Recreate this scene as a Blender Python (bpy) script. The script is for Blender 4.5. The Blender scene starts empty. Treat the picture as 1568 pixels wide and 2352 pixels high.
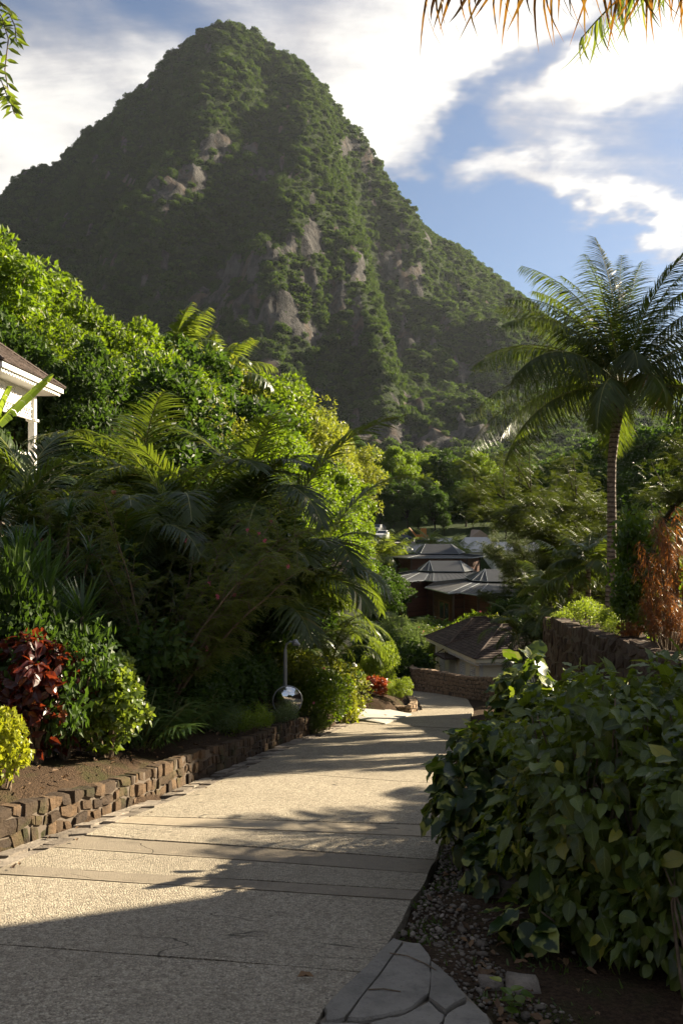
import bpy, math, random
import numpy as np
from mathutils import Vector, Matrix, noise as mnoise
R = math.radians
PI = math.pi
scn = bpy.context.scene
COL = scn.collection

# ------------------------------------------------------------------ camera, light, exposure
cam_d = bpy.data.cameras.new('camera')
cam = bpy.data.objects.new('camera', cam_d); COL.objects.link(cam)
cam.location = (0, 0, 1.7); cam.rotation_euler = (R(90), 0, 0)
cam_d.sensor_fit = 'VERTICAL'; cam_d.sensor_height = 36; cam_d.lens = 28
cam_d.shift_y = 14 / 2352
cam_d.clip_start = 0.05; cam_d.clip_end = 6000
scn.camera = cam
SUN_AZ, SUN_EL = 62.0, 24.0            # degrees clockwise from the view direction, and above the horizon
sd = Vector((math.sin(R(SUN_AZ)) * math.cos(R(SUN_EL)), math.cos(R(SUN_AZ)) * math.cos(R(SUN_EL)), math.sin(R(SUN_EL))))
sun_d = bpy.data.lights.new('sun', 'SUN'); sun_d.energy = 5.0; sun_d.angle = R(0.53); sun_d.color = (1.0, 0.86, 0.64)
sun = bpy.data.objects.new('sun', sun_d); COL.objects.link(sun)
sun.rotation_euler = sd.to_track_quat('Z', 'Y').to_euler()
scn.view_settings.view_transform = 'Standard'; scn.view_settings.look = 'None'
scn.view_settings.gamma = 1.0; scn.view_settings.use_curve_mapping = False
scn.view_settings.exposure = 1.95
scn.cycles.max_bounces = 7; scn.cycles.diffuse_bounces = 3; scn.cycles.glossy_bounces = 2
scn.cycles.transmission_bounces = 4; scn.cycles.volume_bounces = 0; scn.cycles.transparent_max_bounces = 6
scn.cycles.use_adaptive_sampling = True
scn.cycles.sample_clamp_indirect = 6.0

F = 28 / 36 * 2352.0                   # focal length in photo pixels (photo taken as 1568 x 2352)
def at(x, y, Y):                       # photo pixel at distance Y -> world point
    return Vector(((x - 784) / F * Y, Y, 1.7 + (1190 - y) / F * Y))

# ------------------------------------------------------------------ world: sky and clouds
W = bpy.data.worlds.new('World'); scn.world = W; W.use_nodes = True
wt = W.node_tree; wt.nodes.clear()
def wn(t, **k):
    n = wt.nodes.new(t)
    for a, b in k.items(): setattr(n, a, b)
    return n
def wl(a, b): wt.links.new(a, b)
def wmath(op, a, b=None, c=None, clamp=False):
    n = wn('ShaderNodeMath', operation=op, use_clamp=clamp)
    for i, v in enumerate((a, b, c)):
        if v is None: continue
        if isinstance(v, (int, float)): n.inputs[i].default_value = v
        else: wl(v, n.inputs[i])
    return n.outputs[0]
def wvec(op, a, b=None, out=0):
    n = wn('ShaderNodeVectorMath', operation=op)
    for i, v in enumerate((a, b)):
        if v is None: continue
        if isinstance(v, (tuple, list, Vector)): n.inputs[i].default_value = tuple(v)
        elif isinstance(v, (int, float)): n.inputs[3].default_value = v
        else: wl(v, n.inputs[i])
    return n.outputs['Value' if op in ('DOT_PRODUCT', 'LENGTH') else 0]
sky = wn('ShaderNodeTexSky', sky_type='NISHITA'); sky.sun_disc = False
sky.sun_elevation = R(SUN_EL); sky.sun_rotation = R(SUN_AZ); sky.air_density = 1.0; sky.dust_density = 0.6; sky.ozone_density = 2.5
tc = wn('ShaderNodeTexCoord'); D0 = wvec('NORMALIZE', tc.outputs['Generated'])
# warp of the direction by noise, so that cloud edges are ragged
def wnoise(vec, scale, detail=6, rough=.55, dist=0.0):
    n = wn('ShaderNodeTexNoise'); wl(vec, n.inputs['Vector']); n.inputs['Scale'].default_value = scale
    n.inputs['Detail'].default_value = detail; n.inputs['Roughness'].default_value = rough; n.inputs['Distortion'].default_value = dist
    return n
# cloud plane coordinates: direction over its height, so streaks lengthen towards the horizon
sx = wn('ShaderNodeSeparateXYZ'); wl(D0, sx.inputs[0])
zz = wmath('ADD', wmath('MAXIMUM', sx.outputs[2], 0.0), 0.18)
cx = wn('ShaderNodeCombineXYZ'); wl(wmath('DIVIDE', sx.outputs[0], zz), cx.inputs[0]); wl(wmath('DIVIDE', sx.outputs[1], zz), cx.inputs[1])
P0 = cx.outputs[0]
wm = wn('ShaderNodeMapping'); wl(P0, wm.inputs[0]); wm.inputs['Rotation'].default_value = (0, 0, R(38)); wm.inputs['Scale'].default_value = (1.0, 2.4, 1)
nA = wnoise(wm.outputs[0], 1.7, 9, .6, .6)
nB = wnoise(P0, 4.5, 8, .6, .3)
warp = wvec('SCALE', wvec('SUBTRACT', wnoise(P0, 2.2, 5, .6).outputs['Color'], (.5, .5, .5)), .22)
D1 = wvec('NORMALIZE', wvec('ADD', D0, warp))
def pdir(x, y): return Vector(((x - 784) / F, 1.0, (1190 - y) / F)).normalized()
def blob(x, y, rx, ry, ang, amp):      # a cloud bank (or a gap) around the direction seen at photo pixel x, y
    c = pdir(x, y)
    e1 = Vector((1, 0, 0)); e1 = (e1 - c * e1.dot(c)).normalized(); e2 = e1.cross(c) * -1
    if e2.z < 0: e2 = -e2
    ca, sa = math.cos(R(ang)), math.sin(R(ang))
    u, v = e1 * ca + e2 * sa, e2 * ca - e1 * sa
    du = wmath('MULTIPLY', wvec('DOT_PRODUCT', D1, u), F / rx)
    dv = wmath('MULTIPLY', wvec('DOT_PRODUCT', D1, v), F / ry)
    back = wmath('MULTIPLY', wmath('SUBTRACT', 1.0, wvec('DOT_PRODUCT', D1, c)), 3.0)
    r2 = wmath('ADD', wmath('ADD', wmath('MULTIPLY', du, du), wmath('MULTIPLY', dv, dv)), back)
    return wmath('MULTIPLY', wmath('EXPONENT', wmath('MULTIPLY', r2, -1.0)), amp)
BLOBS = [(150, 330, 420, 330, 20, .62), (700, 200, 330, 330, 0, .62), (1080, 90, 300, 210, 15, .78), (1420, 215, 240, 120, 12, .85),
         (1500, 60, 200, 150, 0, .45), (1210, 175, 300, 26, 42, -.8), (1330, 455, 360, 34, -12, .62), (1250, 390, 380, 26, -5, .40), (1520, 535, 260, 34, -16, .62),
         (1115, 285, 42, 26, 0, .35), (1250, 360, 420, 60, 2, -.30), (1050, 330, 160, 60, 20, -.30), (1200, 640, 480, 130, -10, -.55),
         (400, 20, 200, 60, -25, -.40), (120, 20, 130, 60, -40, -.35), (1500, 830, 170, 80, 0, .50), (30, 320, 110, 190, 0, .2), (60,440,120,80,0,.3)]
acc = None
for b in BLOBS:
    o = blob(*b); acc = o if acc is None else wmath('ADD', acc, o)
dens = wmath('ADD', acc, wmath('MULTIPLY', wmath('SUBTRACT', nA.outputs['Fac'], .5), 1.15))
dens = wmath('ADD', dens, wmath('MULTIPLY', wmath('SUBTRACT', nB.outputs['Fac'], .5), .38))
wmC = wn('ShaderNodeMapping'); wl(P0, wmC.inputs[0]); wmC.inputs['Rotation'].default_value = (0, 0, R(-12)); wmC.inputs['Scale'].default_value = (.7, 4.2, 1)
nC = wnoise(wmC.outputs[0], 2.1, 8, .62, .5); dens = wmath('ADD', dens, wmath('MULTIPLY', wmath('SUBTRACT', nC.outputs['Fac'], .47), .55))
away = wn('ShaderNodeMapRange', interpolation_type='SMOOTHSTEP'); wl(wvec('DOT_PRODUCT', D0, (0, 1, 0)), away.inputs[0]); away.inputs[1].default_value = .72; away.inputs[2].default_value = .25; away.inputs[3].default_value = 0; away.inputs[4].default_value = .38
dens = wmath('ADD', dens, away.outputs[0])
mr = wn('ShaderNodeMapRange', interpolation_type='SMOOTHSTEP'); wl(dens, mr.inputs[0]); mr.inputs[1].default_value = -.04; mr.inputs[2].default_value = .95
shade = wn('ShaderNodeMapRange', interpolation_type='SMOOTHSTEP'); wl(wmath('ADD', dens, wmath('MULTIPLY', wmath('SUBTRACT', nB.outputs['Fac'], .5), 1.2)), shade.inputs[0])
shade.inputs[1].default_value = .25; shade.inputs[2].default_value = 1.15
# clouds: brighter towards the sun, greyer away from it
sdot = wn('ShaderNodeMapRange'); wl(wvec('DOT_PRODUCT', D0, tuple(sd)), sdot.inputs[0]); sdot.inputs[1].default_value = -.1; sdot.inputs[2].default_value = .75
ccol = wn('ShaderNodeMix', data_type='RGBA'); wl(sdot.outputs[0], ccol.inputs[0])
ccol.inputs[6].default_value = (3.4, 3.3, 3.15, 1); ccol.inputs[7].default_value = (4.5, 4.36, 4.15, 1)
csh = wn('ShaderNodeMix', data_type='RGBA', blend_type='MULTIPLY'); csh.inputs[0].default_value = 1
smul = wn('ShaderNodeMix', data_type='RGBA'); wl(shade.outputs[0], smul.inputs[0]); smul.inputs[6].default_value = (.60, .60, .64, 1); smul.inputs[7].default_value = (1.12, 1.12, 1.1, 1)
wl(ccol.outputs[2], csh.inputs[6]); wl(smul.outputs[2], csh.inputs[7])
skyt = wn('ShaderNodeMix', data_type='RGBA', blend_type='MULTIPLY'); skyt.inputs[0].default_value = 1; wl(sky.outputs[0], skyt.inputs[6]); skyt.inputs[7].default_value = (.56, .53, .53, 1)
mx = wn('ShaderNodeMix', data_type='RGBA'); wl(mr.outputs[0], mx.inputs[0]); wl(skyt.outputs[2], mx.inputs[6]); wl(csh.outputs[2], mx.inputs[7])
bg = wn('ShaderNodeBackground'); wl(mx.outputs[2], bg.inputs[0]); bg.inputs[1].default_value = 0.066
wo = wn('ShaderNodeOutputWorld'); wl(bg.outputs[0], wo.inputs[0])
W.cycles.sampling_method = 'MANUAL'; W.cycles.sample_map_resolution = 512

# ------------------------------------------------------------------ helpers
rng = np.random.default_rng(11)
random.seed(5)
_names = {}
def uname(n): return n
class MB:
    """collects verts / faces / tint / uv, builds one mesh"""
    def __init__(s): s.v = []; s.fi = []; s.fs = []; s.t = []; s.uv = []; s.m = []; s.n = 0
    def add(s, V, faces, tint=0.5, uv=None, mat=0):
        V = np.asarray(V, dtype=np.float32).reshape(-1, 3)
        idx = np.fromiter((i for f in faces for i in f), dtype=np.int32); sz = np.fromiter((len(f) for f in faces), dtype=np.int32)
        s.v.append(V); s.fi.append(idx + s.n); s.fs.append(sz)
        s.t.append(np.full(len(sz), tint, dtype=np.float32) if np.isscalar(tint) else np.asarray(tint, dtype=np.float32))
        s.uv.append(np.zeros((len(V), 2), np.float32) if uv is None else np.asarray(uv, np.float32)); s.m.append(np.full(len(sz), mat, np.int32)); s.n += len(V)
    def many(s, V, tmpl, tint, uv=None, mat=0):
        """V: (k, nv, 3) copies of a template with faces tmpl"""
        k, nv, _ = V.shape
        idx = np.fromiter((i for f in tmpl for i in f), dtype=np.int32); sz = np.array([len(f) for f in tmpl], np.int32)
        off = (np.arange(k, dtype=np.int32) * nv)[:, None] + s.n
        s.v.append(V.reshape(-1, 3).astype(np.float32)); s.fi.append((idx[None] + off).ravel()); s.fs.append(np.tile(sz, k))
        s.t.append(np.repeat(np.asarray(tint, np.float32), len(sz)))
        s.uv.append(np.zeros((k * nv, 2), np.float32) if uv is None else np.tile(np.asarray(uv, np.float32), (k, 1)))
        s.m.append(np.full(k * len(sz), mat, np.int32)); s.n += k * nv
    def box(s, lo, hi, tint=.5, mat=0):
        x0, y0, z0 = lo; x1, y1, z1 = hi
        s.add([(x0, y0, z0), (x1, y0, z0), (x1, y1, z0), (x0, y1, z0), (x0, y0, z1), (x1, y0, z1), (x1, y1, z1), (x0, y1, z1)],
              [(3, 2, 1, 0), (4, 5, 6, 7), (0, 1, 5, 4), (1, 2, 6, 5), (2, 3, 7, 6), (3, 0, 4, 7)], tint, mat=mat)
    def hexa(s, b, t, tint=.5, mat=0):   # b, t: 4 bottom and 4 top points, ccw from above
        s.add(list(b) + list(t), [(3, 2, 1, 0), (4, 5, 6, 7), (0, 1, 5, 4), (1, 2, 6, 5), (2, 3, 7, 6), (3, 0, 4, 7)], tint, mat=mat)
    def obox(s, a, b, w, z0, z1, tint=.5, mat=0):  # box along a-b of width w centred on it
        a = Vector((a[0], a[1], 0)); b = Vector((b[0], b[1], 0)); d = (b - a).normalized(); n = Vector((-d.y, d.x, 0)) * (w / 2)
        q = [a - n, b - n, b + n, a + n]
        s.hexa([(p.x, p.y, z0) for p in q], [(p.x, p.y, z1) for p in q], tint, mat)
    def tube(s, pts, rad, k=8, tint=.5, mat=0, cap=True):
        pts = [Vector(p) for p in pts]; n = len(pts)
        if np.isscalar(rad): rad = [rad] * n
        V = []; F_ = []
        ref = Vector((0.13, 0.27, 1)).normalized(); U = None
        for i, p in enumerate(pts):
            d = (pts[min(i + 1, n - 1)] - pts[max(i - 1, 0)])
            d = d.normalized() if d.length > 1e-9 else Vector((0, 0, 1))
            if U is None:
                U = d.orthogonal().normalized()
            else:
                U = (U - d * U.dot(d)); U = U.normalized() if U.length > 1e-6 else d.orthogonal().normalized()
            Wv = d.cross(U)
            for j in range(k):
                a = 2 * PI * j / k
                V.append(p + (U * math.cos(a) + Wv * math.sin(a)) * rad[i])
        for i in range(n - 1):
            for j in range(k):
                F_.append((i * k + j, i * k + (j + 1) % k, (i + 1) * k + (j + 1) % k, (i + 1) * k + j))
        if cap: F_.append(tuple(range(k))[::-1]); F_.append(tuple((n - 1) * k + j for j in range(k)))
        s.add([tuple(v) for v in V], F_, tint, mat=mat)
    def build(s, name, mats, parent=None, smooth=False, loc=None, kind=None):
        me = s.mesh(name, mats, smooth)
        o = bpy.data.objects.new(name, me); COL.objects.link(o)
        if parent is not None: o.parent = parent
        if loc is not None: o.location = loc
        if kind: o['kind'] = kind
        return o
    def mesh(s, name, mats, smooth=False):
        me = bpy.data.meshes.new(name)
        V = np.concatenate(s.v); fi = np.concatenate(s.fi); fs = np.concatenate(s.fs)
        me.vertices.add(len(V)); me.vertices.foreach_set('co', V.ravel())
        me.loops.add(len(fi)); me.loops.foreach_set('vertex_index', fi)
        st = np.concatenate(([0], np.cumsum(fs)[:-1])).astype(np.int32)
        me.polygons.add(len(fs)); me.polygons.foreach_set('loop_start', st)
        me.polygons.foreach_set('material_index', np.concatenate(s.m))
        me.polygons.foreach_set('use_smooth', np.full(len(fs), smooth, dtype=bool))
        me.update(calc_edges=True)
        a = me.attributes.new('tint', 'FLOAT', 'FACE'); a.data.foreach_set('value', np.concatenate(s.t))
        u = me.uv_layers.new(name='uv'); u.data.foreach_set('uv', np.concatenate(s.uv)[fi].ravel())
        for m in (mats if isinstance(mats, (list, tuple)) else [mats]): me.materials.append(m)
        return me
def tag(o, label=None, cat=None, group=None, kind=None):
    if label: o['label'] = label
    if cat: o['category'] = cat
    if group: o['group'] = group
    if kind: o['kind'] = kind
    return o
def empty(name, loc, rz=0, scale=1):
    o = bpy.data.objects.new(name, None); COL.objects.link(o); o.location = loc; o.rotation_euler = (0, 0, rz)
    o.scale = (scale,) * 3 if np.isscalar(scale) else scale; o.empty_display_size = .2
    return o
def inst(name, me, parent=None, loc=(0, 0, 0), rot=(0, 0, 0), scale=(1, 1, 1)):
    o = bpy.data.objects.new(name, me); COL.objects.link(o); o.parent = parent; o.location = loc; o.rotation_euler = rot
    o.scale = (scale,) * 3 if np.isscalar(scale) else scale
    return o
def dup(o, parent=None):
    c = o.copy(); COL.objects.link(c); c.parent = parent
    for ch in o.children: dup(ch, c)
    return c

# ------------------------------------------------------------------ materials
class NT:
    def __init__(s, name):
        s.m = bpy.data.materials.new(name); s.m.use_nodes = True; s.t = s.m.node_tree; s.t.nodes.clear()
        s.out = s.n('ShaderNodeOutputMaterial')
    def n(s, t, **k):
        x = s.t.nodes.new(t)
        for a, b in k.items(): setattr(x, a, b)
        return x
    def l(s, a, b): s.t.links.new(a, b)
    def setin(s, n, i, v):
        if isinstance(v, bpy.types.NodeSocket): s.l(v, n.inputs[i])
        elif isinstance(v, tuple) and len(v) == 3 and n.inputs[i].type == 'RGBA': n.inputs[i].default_value = v + (1,)
        else: n.inputs[i].default_value = v
    def math(s, op, a, b=0.0, clamp=False):
        x = s.n('ShaderNodeMath', operation=op, use_clamp=clamp); s.setin(x, 0, a); s.setin(x, 1, b); return x.outputs[0]
    def mix(s, f, a, b, mode='MIX'):
        x = s.n('ShaderNodeMix', data_type='RGBA', blend_type=mode); s.setin(x, 0, f); s.setin(x, 6, a); s.setin(x, 7, b); return x.outputs[2]
    def rng(s, v, a, b, c=0.0, d=1.0, smooth=True):
        x = s.n('ShaderNodeMapRange', interpolation_type='SMOOTHSTEP' if smooth else 'LINEAR'); s.setin(x, 0, v)
        for i, q in enumerate((a, b, c, d)): s.setin(x, i + 1, q)
        return x.outputs[0]
    def co(s, kind='Object', scale=None, rot=None):
        c = s.n('ShaderNodeTexCoord').outputs[kind]
        if scale is None and rot is None: return c
        m = s.n('ShaderNodeMapping'); s.l(c, m.inputs[0])
        if scale is not None: m.inputs['Scale'].default_value = scale
        if rot is not None: m.inputs['Rotation'].default_value = rot
        return m.outputs[0]
    def pos(s, scale=None):
        c = s.n('ShaderNodeNewGeometry').outputs['Position']
        if scale is None: return c
        m = s.n('ShaderNodeMapping'); s.l(c, m.inputs[0]); m.inputs['Scale'].default_value = scale; return m.outputs[0]
    def noise(s, vec, sc, det=5, rough=.55, dist=0.0, out='Fac'):
        x = s.n('ShaderNodeTexNoise'); s.l(vec, x.inputs['Vector']); x.inputs['Scale'].default_value = sc; x.inputs['Detail'].default_value = det
        x.inputs['Roughness'].default_value = rough; x.inputs['Distortion'].default_value = dist; return x.outputs[out]
    def vor(s, vec, sc, out='Distance', feature='F1', rnd=1.0):
        x = s.n('ShaderNodeTexVoronoi', feature=feature); s.l(vec, x.inputs['Vector']); x.inputs['Scale'].default_value = sc; x.inputs['Randomness'].default_value = rnd
        return x.outputs[out]
    def tint(s): return s.n('ShaderNodeAttribute', attribute_name='tint').outputs['Fac']
    def orand(s): return s.n('ShaderNodeObjectInfo').outputs['Random']
    def bump(s, h, strength=.5, dist=.02):
        x = s.n('ShaderNodeBump'); x.inputs['Strength'].default_value = strength; x.inputs['Distance'].default_value = dist; s.l(h, x.inputs['Height']); return x.outputs[0]
    def pbr(s, col, rough=.6, metal=0.0, nrm=None, spec=.5, coat=0.0):
        p = s.n('ShaderNodeBsdfPrincipled'); s.setin(p, 'Base Color', col); s.setin(p, 'Roughness', rough); s.setin(p, 'Metallic', metal)
        p.inputs['Specular IOR Level'].default_value = spec
        if nrm is not None: s.l(nrm, p.inputs['Normal'])
        return p.outputs[0]
    def done(s, sh): s.l(sh, s.out.inputs[0]); return s.m
def leaf_mat(name, c1, c2, c3=None, trans=(.35, .55, .04), tf=.38, rough=.42, spec=.45, vein=None, splash=None, orand=.25):
    """c1..c2 by leaf, with a few c3; light passes through the blade"""
    t = NT(name); ti = t.tint()
    col = t.mix(t.rng(ti, 0, .9, 0, 1, False), c1, c2)
    if c3 is not None: col = t.mix(t.rng(ti, .9, .93), col, c3)
    hv = t.n('ShaderNodeHueSaturation'); t.setin(hv, 'Color', col); t.setin(hv, 'Value', t.rng(t.orand(), 0, 1, 1 - orand, 1 + orand, False)); col = hv.outputs[0]
    tcol = t.mix(.55, col, trans)
    if vein or splash:
        uvn = t.n('ShaderNodeUVMap'); uvn.uv_map = 'uv'; sp = t.n('ShaderNodeSeparateXYZ'); t.l(uvn.outputs[0], sp.inputs[0])
        u, v = sp.outputs[0], sp.outputs[1]             # u along 0..1, v across -1..1
        av = t.math('ABSOLUTE', v)
        mid = t.rng(av, .02, .09, 1, 0)
        side = t.math('SINE', t.math('MULTIPLY', t.math('SUBTRACT', u, t.math('MULTIPLY', av, .22)), 48.0))
        sv = t.math('MULTIPLY', t.rng(side, .72, .98), t.rng(av, .98, .2, 0, 1))
        nz = t.noise(t.co('Object'), 26, 3, .6)
        vv = t.math('MAXIMUM', mid, t.math('MULTIPLY', sv, t.rng(nz, .35, .65)))
        if vein: col = t.mix(t.math('MULTIPLY', vv, .75), col, vein); tcol = t.mix(t.math('MULTIPLY', vv, .5), tcol, vein)
        if splash:
            big = t.noise(t.co('Object', (1, 1, 1)), 9, 2, .5)
            rim = t.math('MULTIPLY', t.rng(t.math('ADD', big, t.math('MULTIPLY', av, .12)), .60, .66), 1.0)
            col = t.mix(rim, col, splash); tcol = t.mix(rim, tcol, splash)
        b = t.bump(vv, .35, .004)
    else: b = None
    p = t.pbr(col, rough, nrm=b, spec=spec)
    tr = t.n('ShaderNodeBsdfTranslucent'); t.l(tcol, tr.inputs[0])
    ms = t.n('ShaderNodeMixShader'); ms.inputs[0].default_value = tf; t.l(p, ms.inputs[1]); t.l(tr.outputs[0], ms.inputs[2])
    return t.done(ms.outputs[0])
def bark_mat(name, c1, c2, ring=0, scale=9):
    t = NT(name); co = t.co('Object')
    n = t.noise(co, scale, 6, .65); col = t.mix(t.rng(n, .3, .7), c1, c2); h = n
    if ring:
        sp = t.n('ShaderNodeSeparateXYZ'); t.l(co, sp.inputs[0])
        w = t.math('SINE', t.math('ADD', t.math('MULTIPLY', sp.outputs[2], ring), t.math('MULTIPLY', n, 5.0)))
        h = t.math('ADD', w, n); col = t.mix(t.rng(w, .4, .95), col, tuple(x * .45 for x in c1))
    return t.done(t.pbr(col, .85, nrm=t.bump(h, .6, .02), spec=.2))
def plain_mat(name, c, rough=.6, metal=0.0, var=.12, sc=6, spec=.5, bump=0.0):
    t = NT(name); n = t.noise(t.co('Object'), sc, 6, .6)
    col = t.mix(t.rng(n, .25, .75), tuple(x * (1 - var) for x in c), tuple(min(1, x * (1 + var)) for x in c))
    col = t.mix(t.math('MULTIPLY', t.tint(), .25), col, tuple(x * .55 for x in c))
    return t.done(t.pbr(col, rough, metal, t.bump(n, bump, .01) if bump else None, spec))

M = {}
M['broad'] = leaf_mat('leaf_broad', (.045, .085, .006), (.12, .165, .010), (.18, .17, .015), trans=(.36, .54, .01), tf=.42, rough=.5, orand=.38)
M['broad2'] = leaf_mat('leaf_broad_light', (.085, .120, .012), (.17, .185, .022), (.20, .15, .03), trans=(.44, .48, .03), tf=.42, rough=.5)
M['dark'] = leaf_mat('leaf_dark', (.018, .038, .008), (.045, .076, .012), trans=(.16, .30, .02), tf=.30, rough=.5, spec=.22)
M['forest'] = leaf_mat('leaf_forest', (.013, .030, .006), (.038, .070, .010), (.08, .085, .018), trans=(.16, .26, .02), tf=.3, rough=.65, spec=.15, orand=.55)
M['pinnate'] = leaf_mat('leaf_pinnate', (.018, .034, .006), (.046, .066, .009), trans=(.22, .28, .012), tf=.24, rough=.5)
M['puff'] = leaf_mat('leaf_puff', (.065, .092, .014), (.12, .15, .022), trans=(.38, .44, .03), tf=.35, rough=.5)
M['palm'] = leaf_mat('leaf_palm', (.024, .045, .012), (.055, .080, .018), (.13, .11, .02), trans=(.30, .40, .02), tf=.34, rough=.40, spec=.38)
M['palmy'] = leaf_mat('leaf_palm_yellowish', (.050, .090, .014), (.11, .145, .02), (.24, .15, .02), trans=(.38, .48, .03), tf=.4, rough=.34, spec=.55)
M['drac'] = leaf_mat('leaf_dracaena', (.016, .040, .012), (.035, .075, .018), trans=(.15, .30, .02), tf=.22, rough=.3, spec=.55)
M['spear'] = leaf_mat('leaf_spear', (.030, .065, .016), (.06, .105, .022), trans=(.22, .38, .03), tf=.3, rough=.35)
M['hedge'] = leaf_mat('leaf_hedge_lime', (.10, .17, .020), (.20, .26, .035), trans=(.48, .60, .03), tf=.45, rough=.4)
M['yellow'] = leaf_mat('leaf_yellow', (.17, .22, .015), (.30, .30, .025), trans=(.58, .60, .02), tf=.42, rough=.4)
M['olean'] = leaf_mat('leaf_oleander', (.060, .095, .030), (.11, .15, .055), trans=(.25, .36, .06), tf=.3, rough=.4)
M['red'] = leaf_mat('leaf_copper', (.030, .009, .008), (.085, .016, .011), (.32, .10, .02), trans=(.50, .08, .02), tf=.30, rough=.35)
M['croton'] = leaf_mat('leaf_croton_red', (.14, .022, .010), (.28, .05, .015), (.36, .14, .02), trans=(.7, .14, .02), tf=.3, rough=.35)
M['fern_red'] = leaf_mat('leaf_copper_thread', (.085, .045, .018), (.21, .080, .022), (.12, .14, .02), trans=(.70, .25, .04), tf=.42, rough=.38)
M['vari'] = leaf_mat('leaf_variegated', (.045, .085, .014), (.115, .155, .022), (.24, .26, .05), trans=(.40, .52, .03), tf=.4, rough=.36)
M['hero'] = leaf_mat('leaf_hero', (.030, .058, .010), (.125, .165, .026), (.30, .28, .04), trans=(.42, .54, .02), tf=.34, rough=.32, spec=.5, vein=(.20, .25, .05), orand=.15)
M['hero_s'] = leaf_mat('leaf_hero_splashed', (.012, .030, .009), (.026, .052, .012), trans=(.30, .44, .02), tf=.28, rough=.36, spec=.4, splash=(.24, .27, .06), orand=.1)
M['vine'] = leaf_mat('leaf_vine', (.030, .070, .012), (.055, .10, .014), trans=(.40, .62, .02), tf=.42, rough=.33)
M['banana'] = leaf_mat('leaf_banana', (.14, .22, .02), (.17, .25, .025), trans=(.50, .62, .04), tf=.45, rough=.4)
M['rust'] = leaf_mat('leaf_rust', (.17, .075, .012), (.08, .065, .012), (.05, .07, .012), trans=(.50, .22, .02), tf=.35, rough=.4)
M['grass'] = leaf_mat('leaf_grass', (.035, .065, .012), (.075, .11, .02), trans=(.25, .36, .02), tf=.3, rough=.5)
M['dead'] = leaf_mat('leaf_dead', (.075, .040, .018), (.22, .13, .06), trans=(.3, .15, .05), tf=.1, rough=.7)
M['pink'] = plain_mat('petal_pink', (.75, .16, .24), .6)
M['white_flower'] = plain_mat('petal_white', (.8, .78, .75), .6)
M['bark'] = bark_mat('bark_grey', (.060, .045, .033), (.16, .13, .10))
M['bark_dark'] = bark_mat('bark_dark', (.022, .017, .013), (.055, .042, .032))
M['bark_palm'] = bark_mat('bark_palm', (.13, .10, .075), (.27, .22, .17), ring=42)
M['stem'] = bark_mat('stem_brown', (.10, .075, .05), (.20, .15, .10), scale=25)
M['stem_green'] = plain_mat('stem_green', (.13, .14, .03), .5)
M['rachis'] = plain_mat('rachis', (.19, .19, .04), .4)
# ------------------------------------------------------------------ terrain
SL = 0.17
_ly = [-12, 4, 6.77, 9.22, 11.35, 14.7, 16.9, 20.2, 24, 31, 33, 36, 42, 50, 75, 100, 150, 240]
_lx = [-5.2, -3.5, -2.9, -2.24, -1.76, -1.16, -.59, .18, 2.15, 2.6, 1.6, -.3, -1.5, -1.5, 0, 5.5, 8, 20]
_ry = [-12, 3, 3.84, 4.75, 5.1, 6.42, 7.8, 12, 16, 20, 24, 30, 34, 37, 42]
_rx = [-1.8, -.25, -.05, .31, .41, .76, 1.03, 1.7, 2.45, 3.2, 4.0, 4.75, 4.1, 3.2, 2.2]
_by = [-30, 0, 34, 37, 40, 60, 95, 120, 150, 220, 500, 1400]
_bz = [5.1, 0, -5.78, -6.3, -7.3, -7.4, -7.0, -2.4, 1.5, 8, 20, 40]
def ss(a, b, x):
    t = np.clip((x - a) / (b - a), 0, 1); return t * t * (3 - 2 * t)
def road_l(Y): return np.interp(Y, _ly, _lx)
def road_r(Y): return np.interp(Y, _ry, _rx)
def terr(X, Y):
    X = np.asarray(X, float); Y = np.asarray(Y, float)
    b = np.interp(Y, _by, _bz); dl = road_l(Y) - X
    near = ss(45, 32, Y)
    d2 = np.maximum(dl - .35, 0)
    ln = .41 * ss(.08, .24, dl) + .12 * np.minimum(d2, 2.2) + .55 * np.clip(d2 - 2.2, 0, 9) + .35 * np.maximum(d2 - 11.2, 0)
    lf = 95 * (1 - np.exp(-np.maximum(dl, 0) * .62 / 95))
    z = b + near * ln + (1 - near) * lf
    # terrace on the right, held by the stone wall
    wx = np.interp(Y, [-12, 8, 23.6], [4.3, 5.0, 5.95]); ter = np.interp(Y, [-12, 12, 23.6, 25.5, 34, 42], [1.2, -.62, -1.25, -1.6, -4.6, -7.3])
    r = ss(0.1, .45, X - wx) * (Y < 42)
    rs = ss(0, 5, X - 6.2)
    r = np.where(Y > 23.9, rs * (Y < 42), r)
    tz = ter + .05 * np.maximum(X - 8, 0)
    z = z + r * np.maximum(tz - z, 0)
    # rise far on the right
    z = z + ss(30, 160, X - .28 * Y) * 30
    A2 = (X - 1.05) * .277 + (Y - 19.06) * .961; T2 = -(X - 1.05) * .845 * 1.0 + (Y - 19.06) * .30
    inr = (A2 > -.35) & (A2 < 3.25) & (-(X - 1.05) * .961 + (Y - 19.06) * .277 > -.1) & (X > -6) & (Y < 31)
    z = np.where(inr, np.minimum(z, -.17 * np.clip(Y, 0, 25.5) - .34), z)
    # embankment behind the curved wall down to the cottage
    return z
def vnoise(X, Y, s, seed=0, oct=4):
    out = np.zeros(len(X)); 
    for i in range(len(X)):
        out[i] = mnoise.fractal(Vector((X[i] * s + seed, Y[i] * s - seed, seed * .7)), 1.0, 2.0, oct)
    return out
xs = np.concatenate([np.arange(-420, -60, 12), np.arange(-60, -14, 2.5), np.arange(-14, 14, .35), np.arange(14, 60, 2.5), np.arange(60, 431, 12)])
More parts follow.
